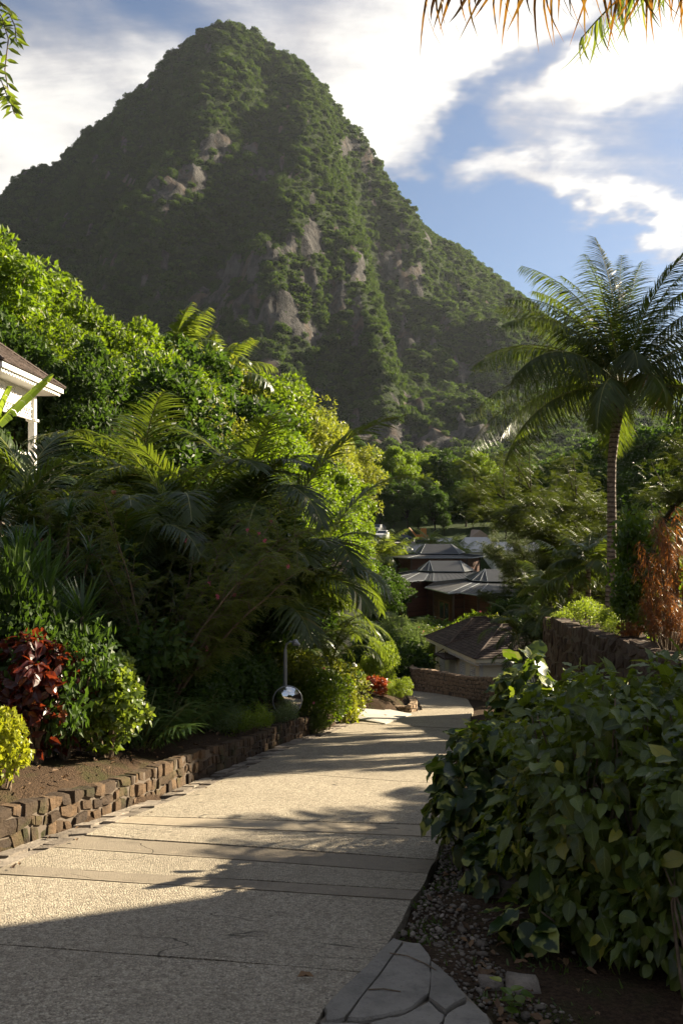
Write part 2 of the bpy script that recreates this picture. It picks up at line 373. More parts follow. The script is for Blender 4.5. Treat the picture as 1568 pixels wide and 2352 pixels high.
ys = np.concatenate([np.arange(-30, 0, 2.5), np.arange(0, 46, .35), np.arange(46, 130, 2), np.arange(130, 520, 12)])
GX, GY = np.meshgrid(xs, ys); gx, gy = GX.ravel(), GY.ravel()
gz = terr(gx, gy) - .028
corr = (gx > road_l(gy) - .5) & (gx < road_r(gy) + .1) & (gy < 44)
gz = np.where(corr, gz - .085, gz + .05 * vnoise(gx, gy, 1.3, 3))
def gridmesh(name, V, ny, nx, mat, smooth=True):
    i = np.arange(ny - 1)[:, None] * nx + np.arange(nx - 1)[None]; i = i.ravel()
    q = np.stack([i, i + 1, i + nx + 1, i + nx], 1)
    me = bpy.data.meshes.new(name); me.vertices.add(len(V)); me.vertices.foreach_set('co', np.asarray(V, np.float32).ravel())
    me.loops.add(q.size); me.loops.foreach_set('vertex_index', q.ravel().astype(np.int32))
    me.polygons.add(len(q)); me.polygons.foreach_set('loop_start', np.arange(0, q.size, 4, dtype=np.int32))
    me.polygons.foreach_set('use_smooth', np.full(len(q), smooth)); me.update(calc_edges=True); me.materials.append(mat)
    o = bpy.data.objects.new(name, me); COL.objects.link(o); return o
t = NT('soil'); p = t.pos(); n1 = t.noise(p, 2.2, 6, .6); n2 = t.noise(p, 38, 5, .7); v1 = t.vor(p, 55)
c = t.mix(t.rng(n2, .3, .7), (.030, .020, .013), (.085, .055, .034)); c = t.mix(t.rng(n1, .5, .75), c, (.045, .045, .018))
c = t.mix(t.rng(v1, .12, .05), c, (.16, .13, .10)); spy = t.n('ShaderNodeSeparateXYZ'); t.l(p, spy.inputs[0]); c = t.mix(t.rng(spy.outputs[1], 38, 50), c, t.mix(n2, (.014, .026, .007), (.040, .058, .014)))
M['soil'] = t.done(t.pbr(c, .95, nrm=t.bump(t.math('ADD', n2, t.math('MULTIPLY', v1, .6)), .8, .03), spec=.1))
ground = gridmesh('ground', np.stack([gx, gy, gz], 1), len(ys), len(xs), M['soil']); ground['kind'] = 'structure'

# ------------------------------------------------------------------ road: concrete slabs and bands with open joints
def road_mat(name, base, dark, light, agg=1.0):
    t = NT(name); p = t.pos()
    cell = t.vor(p, 52, 'Color'); cd = t.vor(p, 52, 'Distance'); edge = t.vor(p, 52, 'Distance', 'DISTANCE_TO_EDGE')
    sp = t.n('ShaderNodeSeparateColor'); t.l(cell, sp.inputs[0]); rv = sp.outputs[0]
    big = t.noise(p, .55, 5, .6); mid = t.noise(p, 6, 5, .65); fine = t.noise(p, 160, 3, .6)
    peb = t.mix(t.rng(rv, .05, .75), dark, light)
    c3_ = t.n('ShaderNodeSeparateColor'); t.l(t.vor(p, 118, 'Color'), c3_.inputs[0]); col = t.mix(.78 * agg, base, peb); col = t.mix(.38 * agg, col, t.mix(t.rng(c3_.outputs[0], .1, .8), dark, light))
    c2 = t.vor(p, 26, 'Color'); s2 = t.n('ShaderNodeSeparateColor'); t.l(c2, s2.inputs[0]); d2 = t.vor(p, 26, 'Distance')
    spots = t.math('MULTIPLY', t.rng(s2.outputs[1], .80, .86), t.rng(d2, .34, .20, 0, 1))
    col = t.mix(t.math('MULTIPLY', spots, .7 * agg), col, tuple(x * .4 for x in dark))
    spl = t.math('MULTIPLY', t.rng(s2.outputs[2], .88, .92), t.rng(d2, .30, .18, 0, 1))
    col = t.mix(t.math('MULTIPLY', spl, .6 * agg), col, (.62, .56, .47))
    col = t.mix(t.math('MULTIPLY', t.rng(edge, .10, .02, 0, 1), .5 * agg), col, tuple(x * .38 for x in base))
    col = t.mix(t.math('MULTIPLY', t.rng(big, .35, .72), .42), col, tuple(x * .58 for x in base))
    col = t.mix(t.math('MULTIPLY', t.rng(mid, .50, .72), .38), col, tuple(x * .5 for x in base))
    st = t.noise(t.pos((1.6, .35, 1)), 1.6, 5, .7); col = t.mix(t.math('MULTIPLY', t.rng(st, .54, .70), .35), col, tuple(x * .45 for x in base)); st2 = t.noise(t.pos((2.5, 2.5, 1)), 3.3, 2, .5); col = t.mix(t.math('MULTIPLY', t.rng(st2, .64, .72), .30), col, tuple(min(1, x * 1.5) for x in base))
    h = t.math('ADD', t.math('MULTIPLY', t.rng(edge, 0, .25), agg), t.math('MULTIPLY', fine, .5))
    col = t.mix(t.math('MULTIPLY', t.tint(), .35), col, tuple(x * .5 for x in base))
    # hairline cracks: thin iso-lines of a stretched noise
    ck = t.noise(t.pos((.35, .8, .8)), 1.1, 3, .55, .3); line = t.rng(t.math('ABSOLUTE', t.math('SUBTRACT', ck, .5)), .0012, .003, 1, 0)
    gate = t.rng(t.noise(p, .8, 2, .5), .50, .58); line = t.math('MULTIPLY', line, gate)
    col = t.mix(t.math('MULTIPLY', line, .7), col, (.035, .03, .025)); h = t.math('SUBTRACT', h, t.math('MULTIPLY', line, 1.5))
    return t.done(t.pbr(col, .88, nrm=t.bump(h, .9, .008), spec=.25))
M['slab'] = road_mat('exposed_aggregate', (.41, .35, .255), (.17, .14, .105), (.56, .49, .37))
M['band'] = road_mat('smooth_concrete', (.36, .30, .215), (.26, .22, .16), (.42, .36, .27), .35)
M['band_dark'] = road_mat('smooth_concrete_grey', (.25, .21, .155), (.18, .15, .11), (.30, .255, .19), .3)
M['joint'] = plain_mat('joint_dirt', (.05, .042, .032), .95)
road = bpy.data.objects.new('road', None); COL.objects.link(road); road['kind'] = 'structure'
# joints across the road, given as distance at the left and at the right edge, with what lies beyond
CUTS = [(-8, -9, 'slab'), (-3.6, -4.2, 'slab'), (-.2, -.8, 'slab'), (2.75, 2.25, 'slab'), (4.85, 4.25, 'slab'), (6.15, 5.50, 'band_dark'), (6.40, 5.72, 'slab'), (7.02, 6.18, 'band_dark'), (7.45, 6.58, 'slab'),
        (7.98, 7.35, 'band'), (8.32, 7.85, 'slab'), (11.6, 10.3, 'slab'), (15.2, 13.8, 'slab'), (19.4, 18.0, 'slab'), (24, 23, 'slab'), (29, 28.4, 'slab'), (33.4, 33.4, 'slab'), (37.5, 37.5, 'slab'), (43, 43, None)]
def rz(x, y): return -SL * y if y < 34 else -5.78 - (y - 34) * .17
for k in range(len(CUTS) - 1):
    a, b = CUTS[k], CUTS[k + 1]; nm = a[2]; g = .012
    nx, ny = 24, max(2, int((b[0] - a[0]) / .35))
    V = []; fn = []
    dz = random.uniform(-.006, .006); tl = random.uniform(-.004, .004)
    for j in range(ny + 1):
        for i in range(nx + 1):
            u = i / nx; s_ = j / ny
            y0 = a[0] + (a[1] - a[0]) * u + g + .012 * mnoise.noise(Vector((u * 9, k * 3.1, 0))); y1 = b[0] + (b[1] - b[0]) * u - g + .012 * mnoise.noise(Vector((u * 9, k * 3.1 + 7, 0)))
            y = y0 + (y1 - y0) * s_
            xl = road_l(y) + .30 + .05 * mnoise.noise(Vector((y * 1.7, 2, 0))); xr = road_r(y) + .05 * mnoise.noise(Vector((y * 2.3, 5, 0))) - .02
            x = xl + (xr - xl) * u
            V.append((x, y, rz(x, y) + dz + tl * (u - .5) + .006 * mnoise.noise(Vector((x * .9, y * .9, 1)))))
    W_ = nx + 1
    top = [(j * W_ + i, j * W_ + i + 1, (j + 1) * W_ + i + 1, (j + 1) * W_ + i) for j in range(ny) for i in range(nx)]
    ring = [i for i in range(nx + 1)] + [j * W_ + nx for j in range(1, ny + 1)] + [ny * W_ + i for i in range(nx - 1, -1, -1)] + [j * W_ for j in range(ny - 1, 0, -1)]
    n0 = len(V); V += [(V[i][0], V[i][1], V[i][2] - .09) for i in ring]; L_ = len(ring)
    sides = [(ring[(i + 1) % L_], ring[i], n0 + i, n0 + (i + 1) % L_) for i in range(L_)]
    mb = MB(); mb.add(V, top + sides, random.random() * .6)
    mb.build('slab' if nm == 'slab' else 'band', M[nm], road)
# base under the joints
mb = MB(); yy = np.arange(-9, 43, .5); V = []
for y in yy: V += [(road_l(y) - .1, y, rz(0, y) - .045), (road_r(y) - .03, y, rz(0, y) - .045)]
mb.add(V, [(2 * i, 2 * i + 1, 2 * i + 3, 2 * i + 2) for i in range(len(yy) - 1)]); mb.build('base', M['joint'], road)

# ------------------------------------------------------------------ stones
def stone_mat(name, a, b, c, moss=.25):
    t = NT(name); p = t.co('Object'); w = t.pos(); n = t.noise(w, 5, 6, .65); f = t.noise(w, 34, 6, .7)
    col = t.mix(t.orand(), a, b); col = t.mix(t.math('MULTIPLY', t.rng(n, .4, .7), .6), col, c)
    col = t.mix(t.math('MULTIPLY', t.rng(f, .5, .8), .5), col, tuple(x * .35 for x in a))
    col = t.mix(t.math('MULTIPLY', t.rng(t.noise(w, 2.1, 5, .6), .52, .70), moss), col, (.045, .055, .018))
    return t.done(t.pbr(col, .9, nrm=t.bump(t.math('ADD', n, f), .8, .03), spec=.15))
M['stone'] = stone_mat('stone_warm', (.050, .037, .027), (.145, .095, .056), (.040, .033, .029), .55)
M['stone2'] = stone_mat('stone_tan', (.27, .19, .125), (.38, .28, .19), (.16, .115, .08), .08)
M['stone3'] = stone_mat('stone_mossy', (.085, .060, .045), (.14, .10, .072), (.05, .040, .032), .35)
M['pebble'] = stone_mat('pebble_grey', (.15, .125, .10), (.36, .31, .25), (.10, .085, .07), .08)
M['flag'] = stone_mat('flagstone', (.25, .23, .195), (.33, .30, .255), (.15, .138, .118), .10)
M['mortar'] = plain_mat('mortar', (.11, .085, .062), .95, bump=.6, sc=30)
def stone_solid(F4, B4, seed, rough=.12):
    """a rounded rough block between a front and a back quad (lists of 4 points, same order)"""
    F4 = [Vector(p) for p in F4]; B4 = [Vector(p) for p in B4]; V = []; ids = {}
    c = sum(F4 + B4, Vector()) / 8; sz = (F4[0] - F4[2]).length
    for k in range(3):
        for j in range(3):
            for i in range(3):
                if i == j == k == 1: continue
                u, v, w = i / 2, j / 2, k / 2
                f = (F4[0] * (1 - u) + F4[1] * u) * (1 - v) + (F4[3] * (1 - u) + F4[2] * u) * v
                b = (B4[0] * (1 - u) + B4[1] * u) * (1 - v) + (B4[3] * (1 - u) + B4[2] * u) * v
                p = f * (1 - w) + b * w
                ex = (i != 1) + (j != 1) + (k != 1)
                p = c + (p - c) * (1.0 if ex == 1 else .955 if ex == 2 else .90)
                nv = Vector((mnoise.noise(p * 7 + Vector((seed, 0, 0))), mnoise.noise(p * 7 + Vector((0, seed, 9))), mnoise.noise(p * 7 + Vector((5, 0, seed)))))
                ids[(i, j, k)] = len(V); V.append(p + nv * sz * rough)
    fc = []
    for a in range(2):
        for b in range(2):
            fc += [(ids[a, b, 0], ids[a + 1, b, 0], ids[a + 1, b + 1, 0], ids[a, b + 1, 0]), (ids[a, b, 2], ids[a, b + 1, 2], ids[a + 1, b + 1, 2], ids[a + 1, b, 2]),
                   (ids[0, a, b], ids[0, a + 1, b], ids[0, a + 1, b + 1], ids[0, a, b + 1]), (ids[2, a, b], ids[2, a, b + 1], ids[2, a + 1, b + 1], ids[2, a + 1, b]),
                   (ids[a, 0, b], ids[a, 0, b + 1], ids[a + 1, 0, b + 1], ids[a + 1, 0, b]), (ids[a, 2, b], ids[a + 1, 2, b], ids[a + 1, 2, b + 1], ids[a, 2, b + 1])]
    return V, fc
def stone_wall(name, path, sw, sh, thick, mat, label, cat='wall', back=1, jit=.3, joined_after=1e9, cap=None, rough=.10):
    """path: points (x, y, z bottom, z top); stones fill it, each a part; back: +1 when the wall's body lies left of the path direction"""
    P = [Vector((p[0], p[1], 0)) for p in path]; L = [0]
    for i in range(1, len(P)): L.append(L[-1] + (P[i] - P[i - 1]).length)
    tot = L[-1]
    def ev(s):
        s = max(0, min(tot, s)); x = np.interp(s, L, [p[0] for p in path]); y = np.interp(s, L, [p[1] for p in path])
        z0 = np.interp(s, L, [p[2] for p in path]); z1 = np.interp(s, L, [p[3] for p in path])
        e = .15; x2 = np.interp(min(tot, s + e), L, [p[0] for p in path]); y2 = np.interp(min(tot, s + e), L, [p[1] for p in path])
        x1 = np.interp(max(0, s - e), L, [p[0] for p in path]); y1 = np.interp(max(0, s - e), L, [p[1] for p in path])
        d = Vector((x2 - x1, y2 - y1, 0)).normalized(); n = Vector((-d.y, d.x, 0)) * back
        return x, y, z0, z1, n
    root = empty(name, (path[0][0], path[0][1], path[0][2])); tag(root, label, cat); bpy.context.view_layer.update
    org = Vector(root.location)
    n_c = max(2, int(tot / sw)); hmean = np.mean([p[3] - p[2] for p in path]); n_r = max(1, round(hmean / sh))
    sd_ = random.uniform(0, 90)
    def HB(j, sv): return 0.0 if j == 0 else (j + (.62 if j < n_r else .16) * mnoise.noise(Vector((sv * 3.1 / (sw * 4), j * 3.7, sd_)))) / n_r
    cells = []
    for j in range(n_r):
        sv = -random.uniform(0, .4) * sw
        while sv < tot - .02:
            e_ = sv + sw * random.choice((.45, .6, .8, 1.0, 1.3, 1.8)); lean = random.uniform(-.30, .30) * sw; e_ += random.uniform(-.1, .1) * sw
            a_, b_ = max(0, sv), min(tot, e_)
            if b_ - a_ > .2 * sw: cells.append((a_, b_, j, lean))
            sv = e_
    cells.sort(key=lambda q: (q[0], q[2]))
    core = MB(); V = []; nn = int(tot / .3) + 2
    for i in range(nn):
        x, y, z0, z1, n = ev(tot * i / (nn - 1)); a = Vector((x, y, 0)) + n * .022; b = Vector((x, y, 0)) + n * (thick - .03)
        V += [(a.x, a.y, z0 - .1), (a.x, a.y, z1 - .035), (b.x, b.y, z1 - .035), (b.x, b.y, z0 - .1)]
    fc = [];
    for i in range(nn - 1): fc += [(4 * i + k, 4 * i + 4 + k, 4 * i + 5 + k, 4 * i + 1 + k) for k in range(3)]
    fc += [(0, 1, 2, 3), (4 * nn - 1, 4 * nn - 2, 4 * nn - 3, 4 * nn - 4)]
    core.add(np.array(V) - np.array(org), fc); core.build('mortar', M['mortar'], root)
    cnt = 0; rest = MB()
    for a_, b_, j, lean in cells:
        if 1:
            q = [(a_, HB(j, a_)), (b_, HB(j, b_)), (b_ + lean, HB(j + 1, b_)), (a_ + lean, HB(j + 1, a_))]
            cs = sum(a for a, b in q) / 4; ch = sum(b for a, b in q) / 4; g = .011
            F4 = []; B4 = []; pr = random.uniform(-.012, .022)
            for s_, h in q:
                w = cs + (s_ - cs) * (1 - g * 2 / max(b_ - a_, .05)); hh = ch + (h - ch) * (1 - g * 2 / sh)
                x, y, z0, z1, n = ev(w); z = z0 + (z1 - z0) * hh
                F4.append(Vector((x, y, z)) - n * pr - org); B4.append(Vector((x, y, z)) + n * (thick if j == n_r - 1 else thick * .6) - org)
            V, fc = stone_solid(F4, B4, cnt * 1.37, rough)
            if cnt < joined_after:
                mb = MB(); mb.add([tuple(v) for v in V], fc); mb.build('stone', mat, root, smooth=False)
            else: rest.add([tuple(v) for v in V], fc, random.random())
            cnt += 1
    if rest.n: rest.build('stonework', mat, root)['kind'] = 'stuff'
    return root
# low retaining wall along the left edge
pts = [(float(road_l(y)) - .04, y, rz(0, y) - .03, rz(0, y) + .36 + .03 * math.sin(y * 1.3)) for y in np.arange(3.4, 19.9, .5)]
stone_wall('retaining_wall', pts, .165, .15, .17, M['stone'], 'low brown rubble stone wall edging the planting bed left of the road', back=1, joined_after=295, rough=.12)
# planter kerb beyond the driveway slab
pts = [(x, y, rz(0, y) - .12, rz(0, y) + dz_) for x, y, dz_ in ((.55, 24.9, .14), (1.0, 24.2, .15), (1.55, 23.4, .16), (2.0, 22.85, .18), (2.2, 23.3, .26), (2.35, 25, .26), (2.5, 28, .25), (2.6, 31.5, .25))]
stone_wall('planter_kerb', pts, .17, .12, .2, M['stone2'], 'short low stone kerb under the lime hedge beyond the pale driveway slab', 'kerb', joined_after=60)
# tall mossy wall on the right
pts = [(float(np.interp(y, [8, 23.6], [5.0, 5.95])), y, rz(0, y) - .05, float(np.interp(y, [8, 12, 16, 20, 23.6], [-.20, -.48, -.72, -.98, -1.18])) + .05 * math.sin(y * 2.1)) for y in np.arange(23.6, 7.9, -.6)]
stone_wall('terrace_wall', pts, .34, .30, .5, M['stone3'], 'tall dark mossy stone wall holding the terrace behind the big bush', back=1, joined_after=280, rough=.13)
# its end return
pts = [(8.6, 23.75, -4.2, -1.2), (6.5, 23.75, -4.2, -1.2)]
# curved parapet at the bend
cv = [(4.2, 46, -7.2, -5.9), (3.6, 43, -7.2, -5.6), (3.2, 40.5, -6.8, -5.5), (3.15, 38.5, -6.5, -5.45), (3.35, 37.2, -6.35, -5.33), (3.8, 35.6, -6.1, -5.05), (4.3, 33.2, -5.7, -4.75), (4.75, 30.7, -5.28, -4.4), (5.1, 28.6, -4.9, -4.0), (5.5, 26.6, -4.5, -3.6)]
stone_wall('curved_parapet', cv, .24, .19, .36, M['stone2'], 'curved tan rubble stone parapet at the bend in front of the white cottage', back=1, joined_after=295)

# paver strip between the wall and the slabs
pav = bpy.data.objects.new('paver_strip', None); COL.objects.link(pav); pav['kind'] = 'structure'
y = 3.2; k = 0
while y < 19:
    L_ = random.uniform(.16, .34); 
    for (u0, u1) in ((-.01, .15), (.16, .30)):
        if random.random() < .08: continue
        a, b = y + .012, y + L_ - .012; x0, x1 = road_l(a), road_l(b); z = .004 + random.uniform(-.012, .012)
        V = [(x0 + u0 + random.uniform(-.01, .02), a, rz(0, a) + z), (x0 + u1, a + random.uniform(-.03, .03), rz(0, a) + z), (x1 + u1, b, rz(0, b) + z), (x1 + u0 + random.uniform(-.01, .02), b + random.uniform(-.03, .03), rz(0, b) + z)]
        mb = MB(); mb.hexa([(p[0], p[1], p[2] - .05) for p in V], V); mb.build('paver', M['pebble'], pav); k += 1
    y += L_
    if k > 290: break

# driveway slab on the left (bright concrete) over a drain
drv = empty('driveway_slab', (1.2, 21, -3.5)); tag(drv, 'pale smooth concrete driveway slab bridging the drain left of the road', 'slab')
M['pale'] = road_mat('pale_concrete', (.50, .47, .41), (.42, .39, .34), (.56, .53, .47), .15)
o_ = Vector((1.2, 21, -3.5))
A_, B_, C_, D_ = Vector((1.05, 19.1, -3.22)), Vector((1.95, 22.1, -3.73)), Vector((-1.7, 27.4, -4.22)), Vector((-1.6, 23.4, -3.85))
mb = MB(); q = [A_, B_, C_, D_]; mb.hexa([tuple(p - o_ - Vector((0, 0, .16))) for p in q], [tuple(p - o_) for p in q]); mb.build('slab', M['pale'], drv)
def on_drv(u, v, dz): return tuple((A_ * (1 - u) * (1 - v) + B_ * u * (1 - v) + C_ * u * v + D_ * (1 - u) * v) + Vector((0, 0, dz)) - o_)
M['iron'] = plain_mat('rusty_iron', (.16, .13, .11), .6, .3)
g_ = MB(); g_.hexa([on_drv(*p, .001) for p in ((.48, .10), (.55, .10), (.55, .27), (.48, .27))], [on_drv(*p, .012) for p in ((.48, .10), (.55, .10), (.55, .27), (.48, .27))]); g_.build('drain_cover', M['iron'], drv)

# flagstones at the lower right corner of the road
fl = bpy.data.objects.new('flagstone_apron', None); COL.objects.link(fl); fl['kind'] = 'structure'
def Gp(x, y):
    Y = 1.7 / ((y - 1190) / F - SL); return ((x - 784) / F * Y, Y)
FL = [[(905, 2155), (925, 2165), (790, 2345), (750, 2352), (745, 2320)], [(930, 2168), (965, 2172), (990, 2205), (985, 2290), (930, 2330), (830, 2350), (795, 2348)],
      [(990, 2215), (1040, 2260), (1070, 2300), (1020, 2330), (985, 2300)], [(985, 2305), (1020, 2335), (1000, 2385), (900, 2395), (850, 2355), (930, 2335)], [(1075, 2305), (1120, 2340), (1130, 2400), (1010, 2390), (1025, 2338)],
      [(740, 2360), (790, 2360), (845, 2362), (890, 2400), (860, 2480), (700, 2480)], [(900, 2402), (1000, 2392), (1135, 2407), (1200, 2500), (870, 2500)]]
for k, poly in enumerate(FL):
    g2 = [Gp(*p) for p in poly]; c = (sum(p[0] for p in g2) / len(g2), sum(p[1] for p in g2) / len(g2))
    pts = []
    for i in range(len(g2)):
        a, b = g2[i], g2[(i + 1) % len(g2)]
        for s_ in np.linspace(0, 1, 5)[:-1]:
            x = a[0] + (b[0] - a[0]) * s_; y_ = a[1] + (b[1] - a[1]) * s_; x += .014 * mnoise.noise(Vector((x * 14, y_ * 14, k))); y_ += .014 * mnoise.noise(Vector((x * 14, y_ * 14, k + 9)))
            x = c[0] + (x - c[0]) * .995; y_ = c[1] + (y_ - c[1]) * .995; pts.append((x, y_))
    n = len(pts); zt = .012 + .006 * (k % 3)
    V = [(x, y_, -SL * y_ - .06) for x, y_ in pts] + [(x, y_, -SL * y_ + zt - .012) for x, y_ in pts] + [(c[0] + (x - c[0]) * .982, c[1] + (y_ - c[1]) * .982, -SL * y_ + zt) for x, y_ in pts] + [(c[0], c[1], -SL * c[1] + zt + .003)]
    fc = [(i, (i + 1) % n, n + (i + 1) % n, n + i) for i in range(n)] + [(n + i, n + (i + 1) % n, 2 * n + (i + 1) % n, 2 * n + i) for i in range(n)] + [(2 * n + i, 2 * n + (i + 1) % n, 3 * n) for i in range(n)]
    mb = MB(); mb.add(V, fc); mb.build('flagstone', M['flag'], fl)

bp = [Gp(*p) for p in ((903, 2152), (965, 2165), (1045, 2255), (1125, 2335), (1230, 2520), (690, 2520), (735, 2340))]
mb = MB(); mb.add([(x, y, -SL * y - .012) for x, y in bp], [tuple(range(len(bp)))]); mb.build('bedding', M['band_dark'], fl)
# ------------------------------------------------------------------ mountain
MY = 950.0
SILP = [(-900, 1120), (-500, 820), (-260, 640), (-120, 540), (0, 470), (60, 398), (140, 378), (210, 292), (300, 228), (360, 175), (400, 132), (450, 92), (500, 66), (530, 57), (590, 78), (640, 120), (700, 155), (740, 200),
        (790, 270), (840, 320), (870, 385), (910, 440), (950, 490), (985, 560), (1030, 640), (1090, 740), (1150, 830), (1230, 930), (1320, 1010), (1450, 1090), (1700, 1150), (2600, 1180)]
sxw = np.array([(x - 784) / F * MY for x, y in SILP]); szw = np.array([1.7 + (1190 - y) / F * MY for x, y in SILP])
# second ridge behind on the right
SIL2 = [(700, 700), (850, 520), (950, 500), (1000, 535), (1080, 590), (1150, 650), (1210, 703), (1250, 738), (1320, 800), (1400, 870), (1500, 960), (1700, 1060), (2600, 1170)]
MY2 = 1080.0
sx2 = np.array([(x - 784) / F * MY2 for x, y in SIL2]); sz2 = np.array([1.7 + (1190 - y) / F * MY2 for x, y in SIL2])
mxs = np.arange(-620, 640, 4.5); mys = np.arange(400, 1240, 4.5)
MX, MYY = np.meshgrid(mxs, mys); mx_, my_ = MX.ravel(), MYY.ravel()
def fnoise(X, Y, Z, oct=5, H=1.0): 
    f = mnoise.fractal; return np.fromiter((f((a, b, c), H, 2.0, oct) for a, b, c in zip(X, Y, Z)), dtype=float, count=len(X))
def shift(X, Y):
    """how far the face stands back of the front plane: ridges forward, gullies back"""
    t_ = (950 - Y) / 400
    r1 = -28 + 62 * t_; r2 = 78 + 62 * t_; r3 = 158 + 60 * t_
    d1 = X - r1; d2 = X - r2; d3 = X - r3
    s = .30 * np.clip(d1, 0, 330) + 95 * ss(0, 52, d1) - 26 * ss(60, 104, d1)
    s += 85 * ss(0, 48, d2) - 20 * ss(50, 80, d2)
    s += 70 * ss(0, 70, d3)
    s += 60 * ss(-60, -330, X + 50)
    s += 16 * np.sin(X * .05 + 1.2 * np.sin(Y * .013)) * ss(20, -40, d1)
    return s
wob = 14 * fnoise(mx_ * .012, my_ * .012, my_ * 0, 4)
S1 = np.interp(mx_ + wob * .0, sxw, szw)
sh = shift(mx_, my_) * ss(955, 840, my_)
yy_ = my_ + wob - sh
front = np.interp(yy_, [300, 480, 540, 620, 720, 820, 900, 938, 950, 1000, 1300], [0, .03, .10, .27, .51, .745, .92, .985, 1.0, .97, .55])
h1 = 20 + (S1 - 20) * front
S2 = np.interp(mx_, sx2, sz2)
h2 = 20 + (S2 - 20) * np.interp(my_ + wob, [500, 700, 900, 1040, 1080, 1120, 1300], [0.05, .25, .62, .95, 1.0, .97, .7])
hz = np.maximum(h1, h2)
edge = ss(900, 800, my_)                # keep the skyline where it is
big = fnoise(mx_ * .011, my_ * .007, hz * .004 + 3, 4)
rid = fnoise(mx_ * .035, my_ * .012, hz * .010 + 9, 4)
sml = fnoise(mx_ * .11, my_ * .11, hz * .02, 3)
fade = ss(25, 120, hz) * (.30 + .70 * edge)
hz = hz + fade * (22 * big + 17 * (.5 - np.abs(rid)) + 5 * sml)
bl_ = ss(402, 475, my_); hz = (terr(mx_, my_) - 1.5) * (1 - bl_) + hz * bl_
# cliffs: bare rock where these patches lie on the face (photo position -> bearing and height angle)
bx = mx_ / my_ * F + 784; byy = 1190 - (hz - 1.7) / my_ * F
CL = [(505, 335, 16, 40), (470, 360, 14, 26), (452, 430, 22, 50), (395, 430, 55, 26), (610, 402, 30, 14), (680, 408, 24, 12), (520, 330, 14, 24), (580, 345, 18, 20), (700, 560, 45, 45), (640, 590, 50, 25), (830, 620, 34, 50),
      (905, 610, 50, 40), (950, 640, 30, 50), (545, 640, 40, 34), (560, 700, 60, 34), (700, 640, 30, 30), (770, 680, 22, 40), (730, 760, 60, 30), (940, 780, 30, 40), (940, 925, 40, 24), (1010, 1015, 60, 25), (1060, 860, 22, 38), (1095, 1000, 40, 25),
      (640, 720, 60, 40), (800, 340, 36, 24), (845, 360, 14, 34), (250, 600, 24, 14), (380, 600, 26, 20), (480, 690, 40, 26), (620, 860, 24, 40), (300, 420, 24, 12), (820, 730, 16, 60), (880, 1000, 70, 30), (1120, 780, 14, 18), (990, 560, 16, 34)]
rock = np.zeros(len(mx_))
for cx_, cy_, rx_, ry_ in CL: rock = np.maximum(rock, np.exp(-(((bx - cx_) / rx_) ** 2 + ((byy - cy_) / ry_) ** 2)))
rn = fnoise(bx * .030, byy * .014, hz * 0 + 4, 5)
rn2 = fnoise(bx * .075, byy * .022, hz * 0 + 14, 4)
rock = ss(.21, .42, rock * .62 + rn * .42 + rn2 * .34)
rock = np.where(my_ > 960, 0, rock)
st_ = fnoise(mx_ * .09, hz * .012, my_ * .01 + 2, 4); lg_ = fnoise(mx_ * .02, hz * .10, my_ * 0 + 6, 3)
hz = hz + rock * (7 * (.5 - np.abs(st_)) * 1.4 + 3 * np.sign(lg_) * np.abs(lg_) ** .5)
t = NT('mountain_ground'); p = t.pos(); a = t.n('ShaderNodeAttribute', attribute_name='rock').outputs['Fac']
n = t.noise(t.pos((1, 1, .22)), .12, 8, .68); n2 = t.noise(p, .5, 6, .7); n3 = t.noise(t.pos((1, 1, .3)), .05, 5, .6)
rc = t.mix(t.rng(n, .35, .65), (.028, .027, .026), (.135, .127, .118)); rc = t.mix(t.math('MULTIPLY', t.rng(n3, .50, .68), .7), rc, (.16, .11, .075)); rc = t.mix(t.math('MULTIPLY', t.rng(n2, .55, .75), .55), rc, (.05, .05, .045))
gc = t.mix(t.rng(n2, .3, .7), (.012, .024, .008), (.040, .060, .014))
c = t.mix(t.rng(t.math('ADD', a, t.math('MULTIPLY', t.math('SUBTRACT', n2, .5), .5)), .35, .55), gc, rc)
M['mountain'] = t.done(t.pbr(c, .95, nrm=t.bump(t.math('ADD', n, n2), 1.0, 6.0), spec=.1))
mount = gridmesh('mountain', np.stack([mx_, my_, hz], 1), len(mys), len(mxs), M['mountain']); mount['kind'] = 'structure'
at_ = mount.data.attributes.new('rock', 'FLOAT', 'POINT'); at_.data.foreach_set('value', rock.astype(np.float32))

# leaf templates ------------------------------------------------------
T_KITE = (np.array([[0, 0, 0], [.45, -.5, .06], [1, 0, -.08], [.45, .5, .06]]), [(0, 1, 2), (0, 2, 3)])
T_QUAD = (np.array([[0, -.5, 0], [1, -.5, 0], [1, .5, .1], [0, .5, .0]]), [(0, 1, 2, 3)])
def blade(n=3, droop=.25, fold=0.0, w=(.55, 1, .7)):
    V = []; 
    for i in range(n):
        u = i / n; V += [[u, -.5 * w[min(i, len(w) - 1)], -droop * u * u + fold], [u, .5 * w[min(i, len(w) - 1)], -droop * u * u + fold]]
    V.append([1, 0, -droop]); fc = [(2 * i, 2 * i + 2, 2 * i + 3, 2 * i + 1) for i in range(n - 1)] + [(2 * n - 2, 2 * n, 2 * n - 1)]
    return np.array(V, float), fc
T_BLADE = blade(); T_LONG = blade(4, .45, 0, (.7, 1, .85, .5)); T_STIFF = blade(2, .08, 0, (.8, 1)); T_HANG = blade(4, .75, 0, (.8, 1, .8, .5))
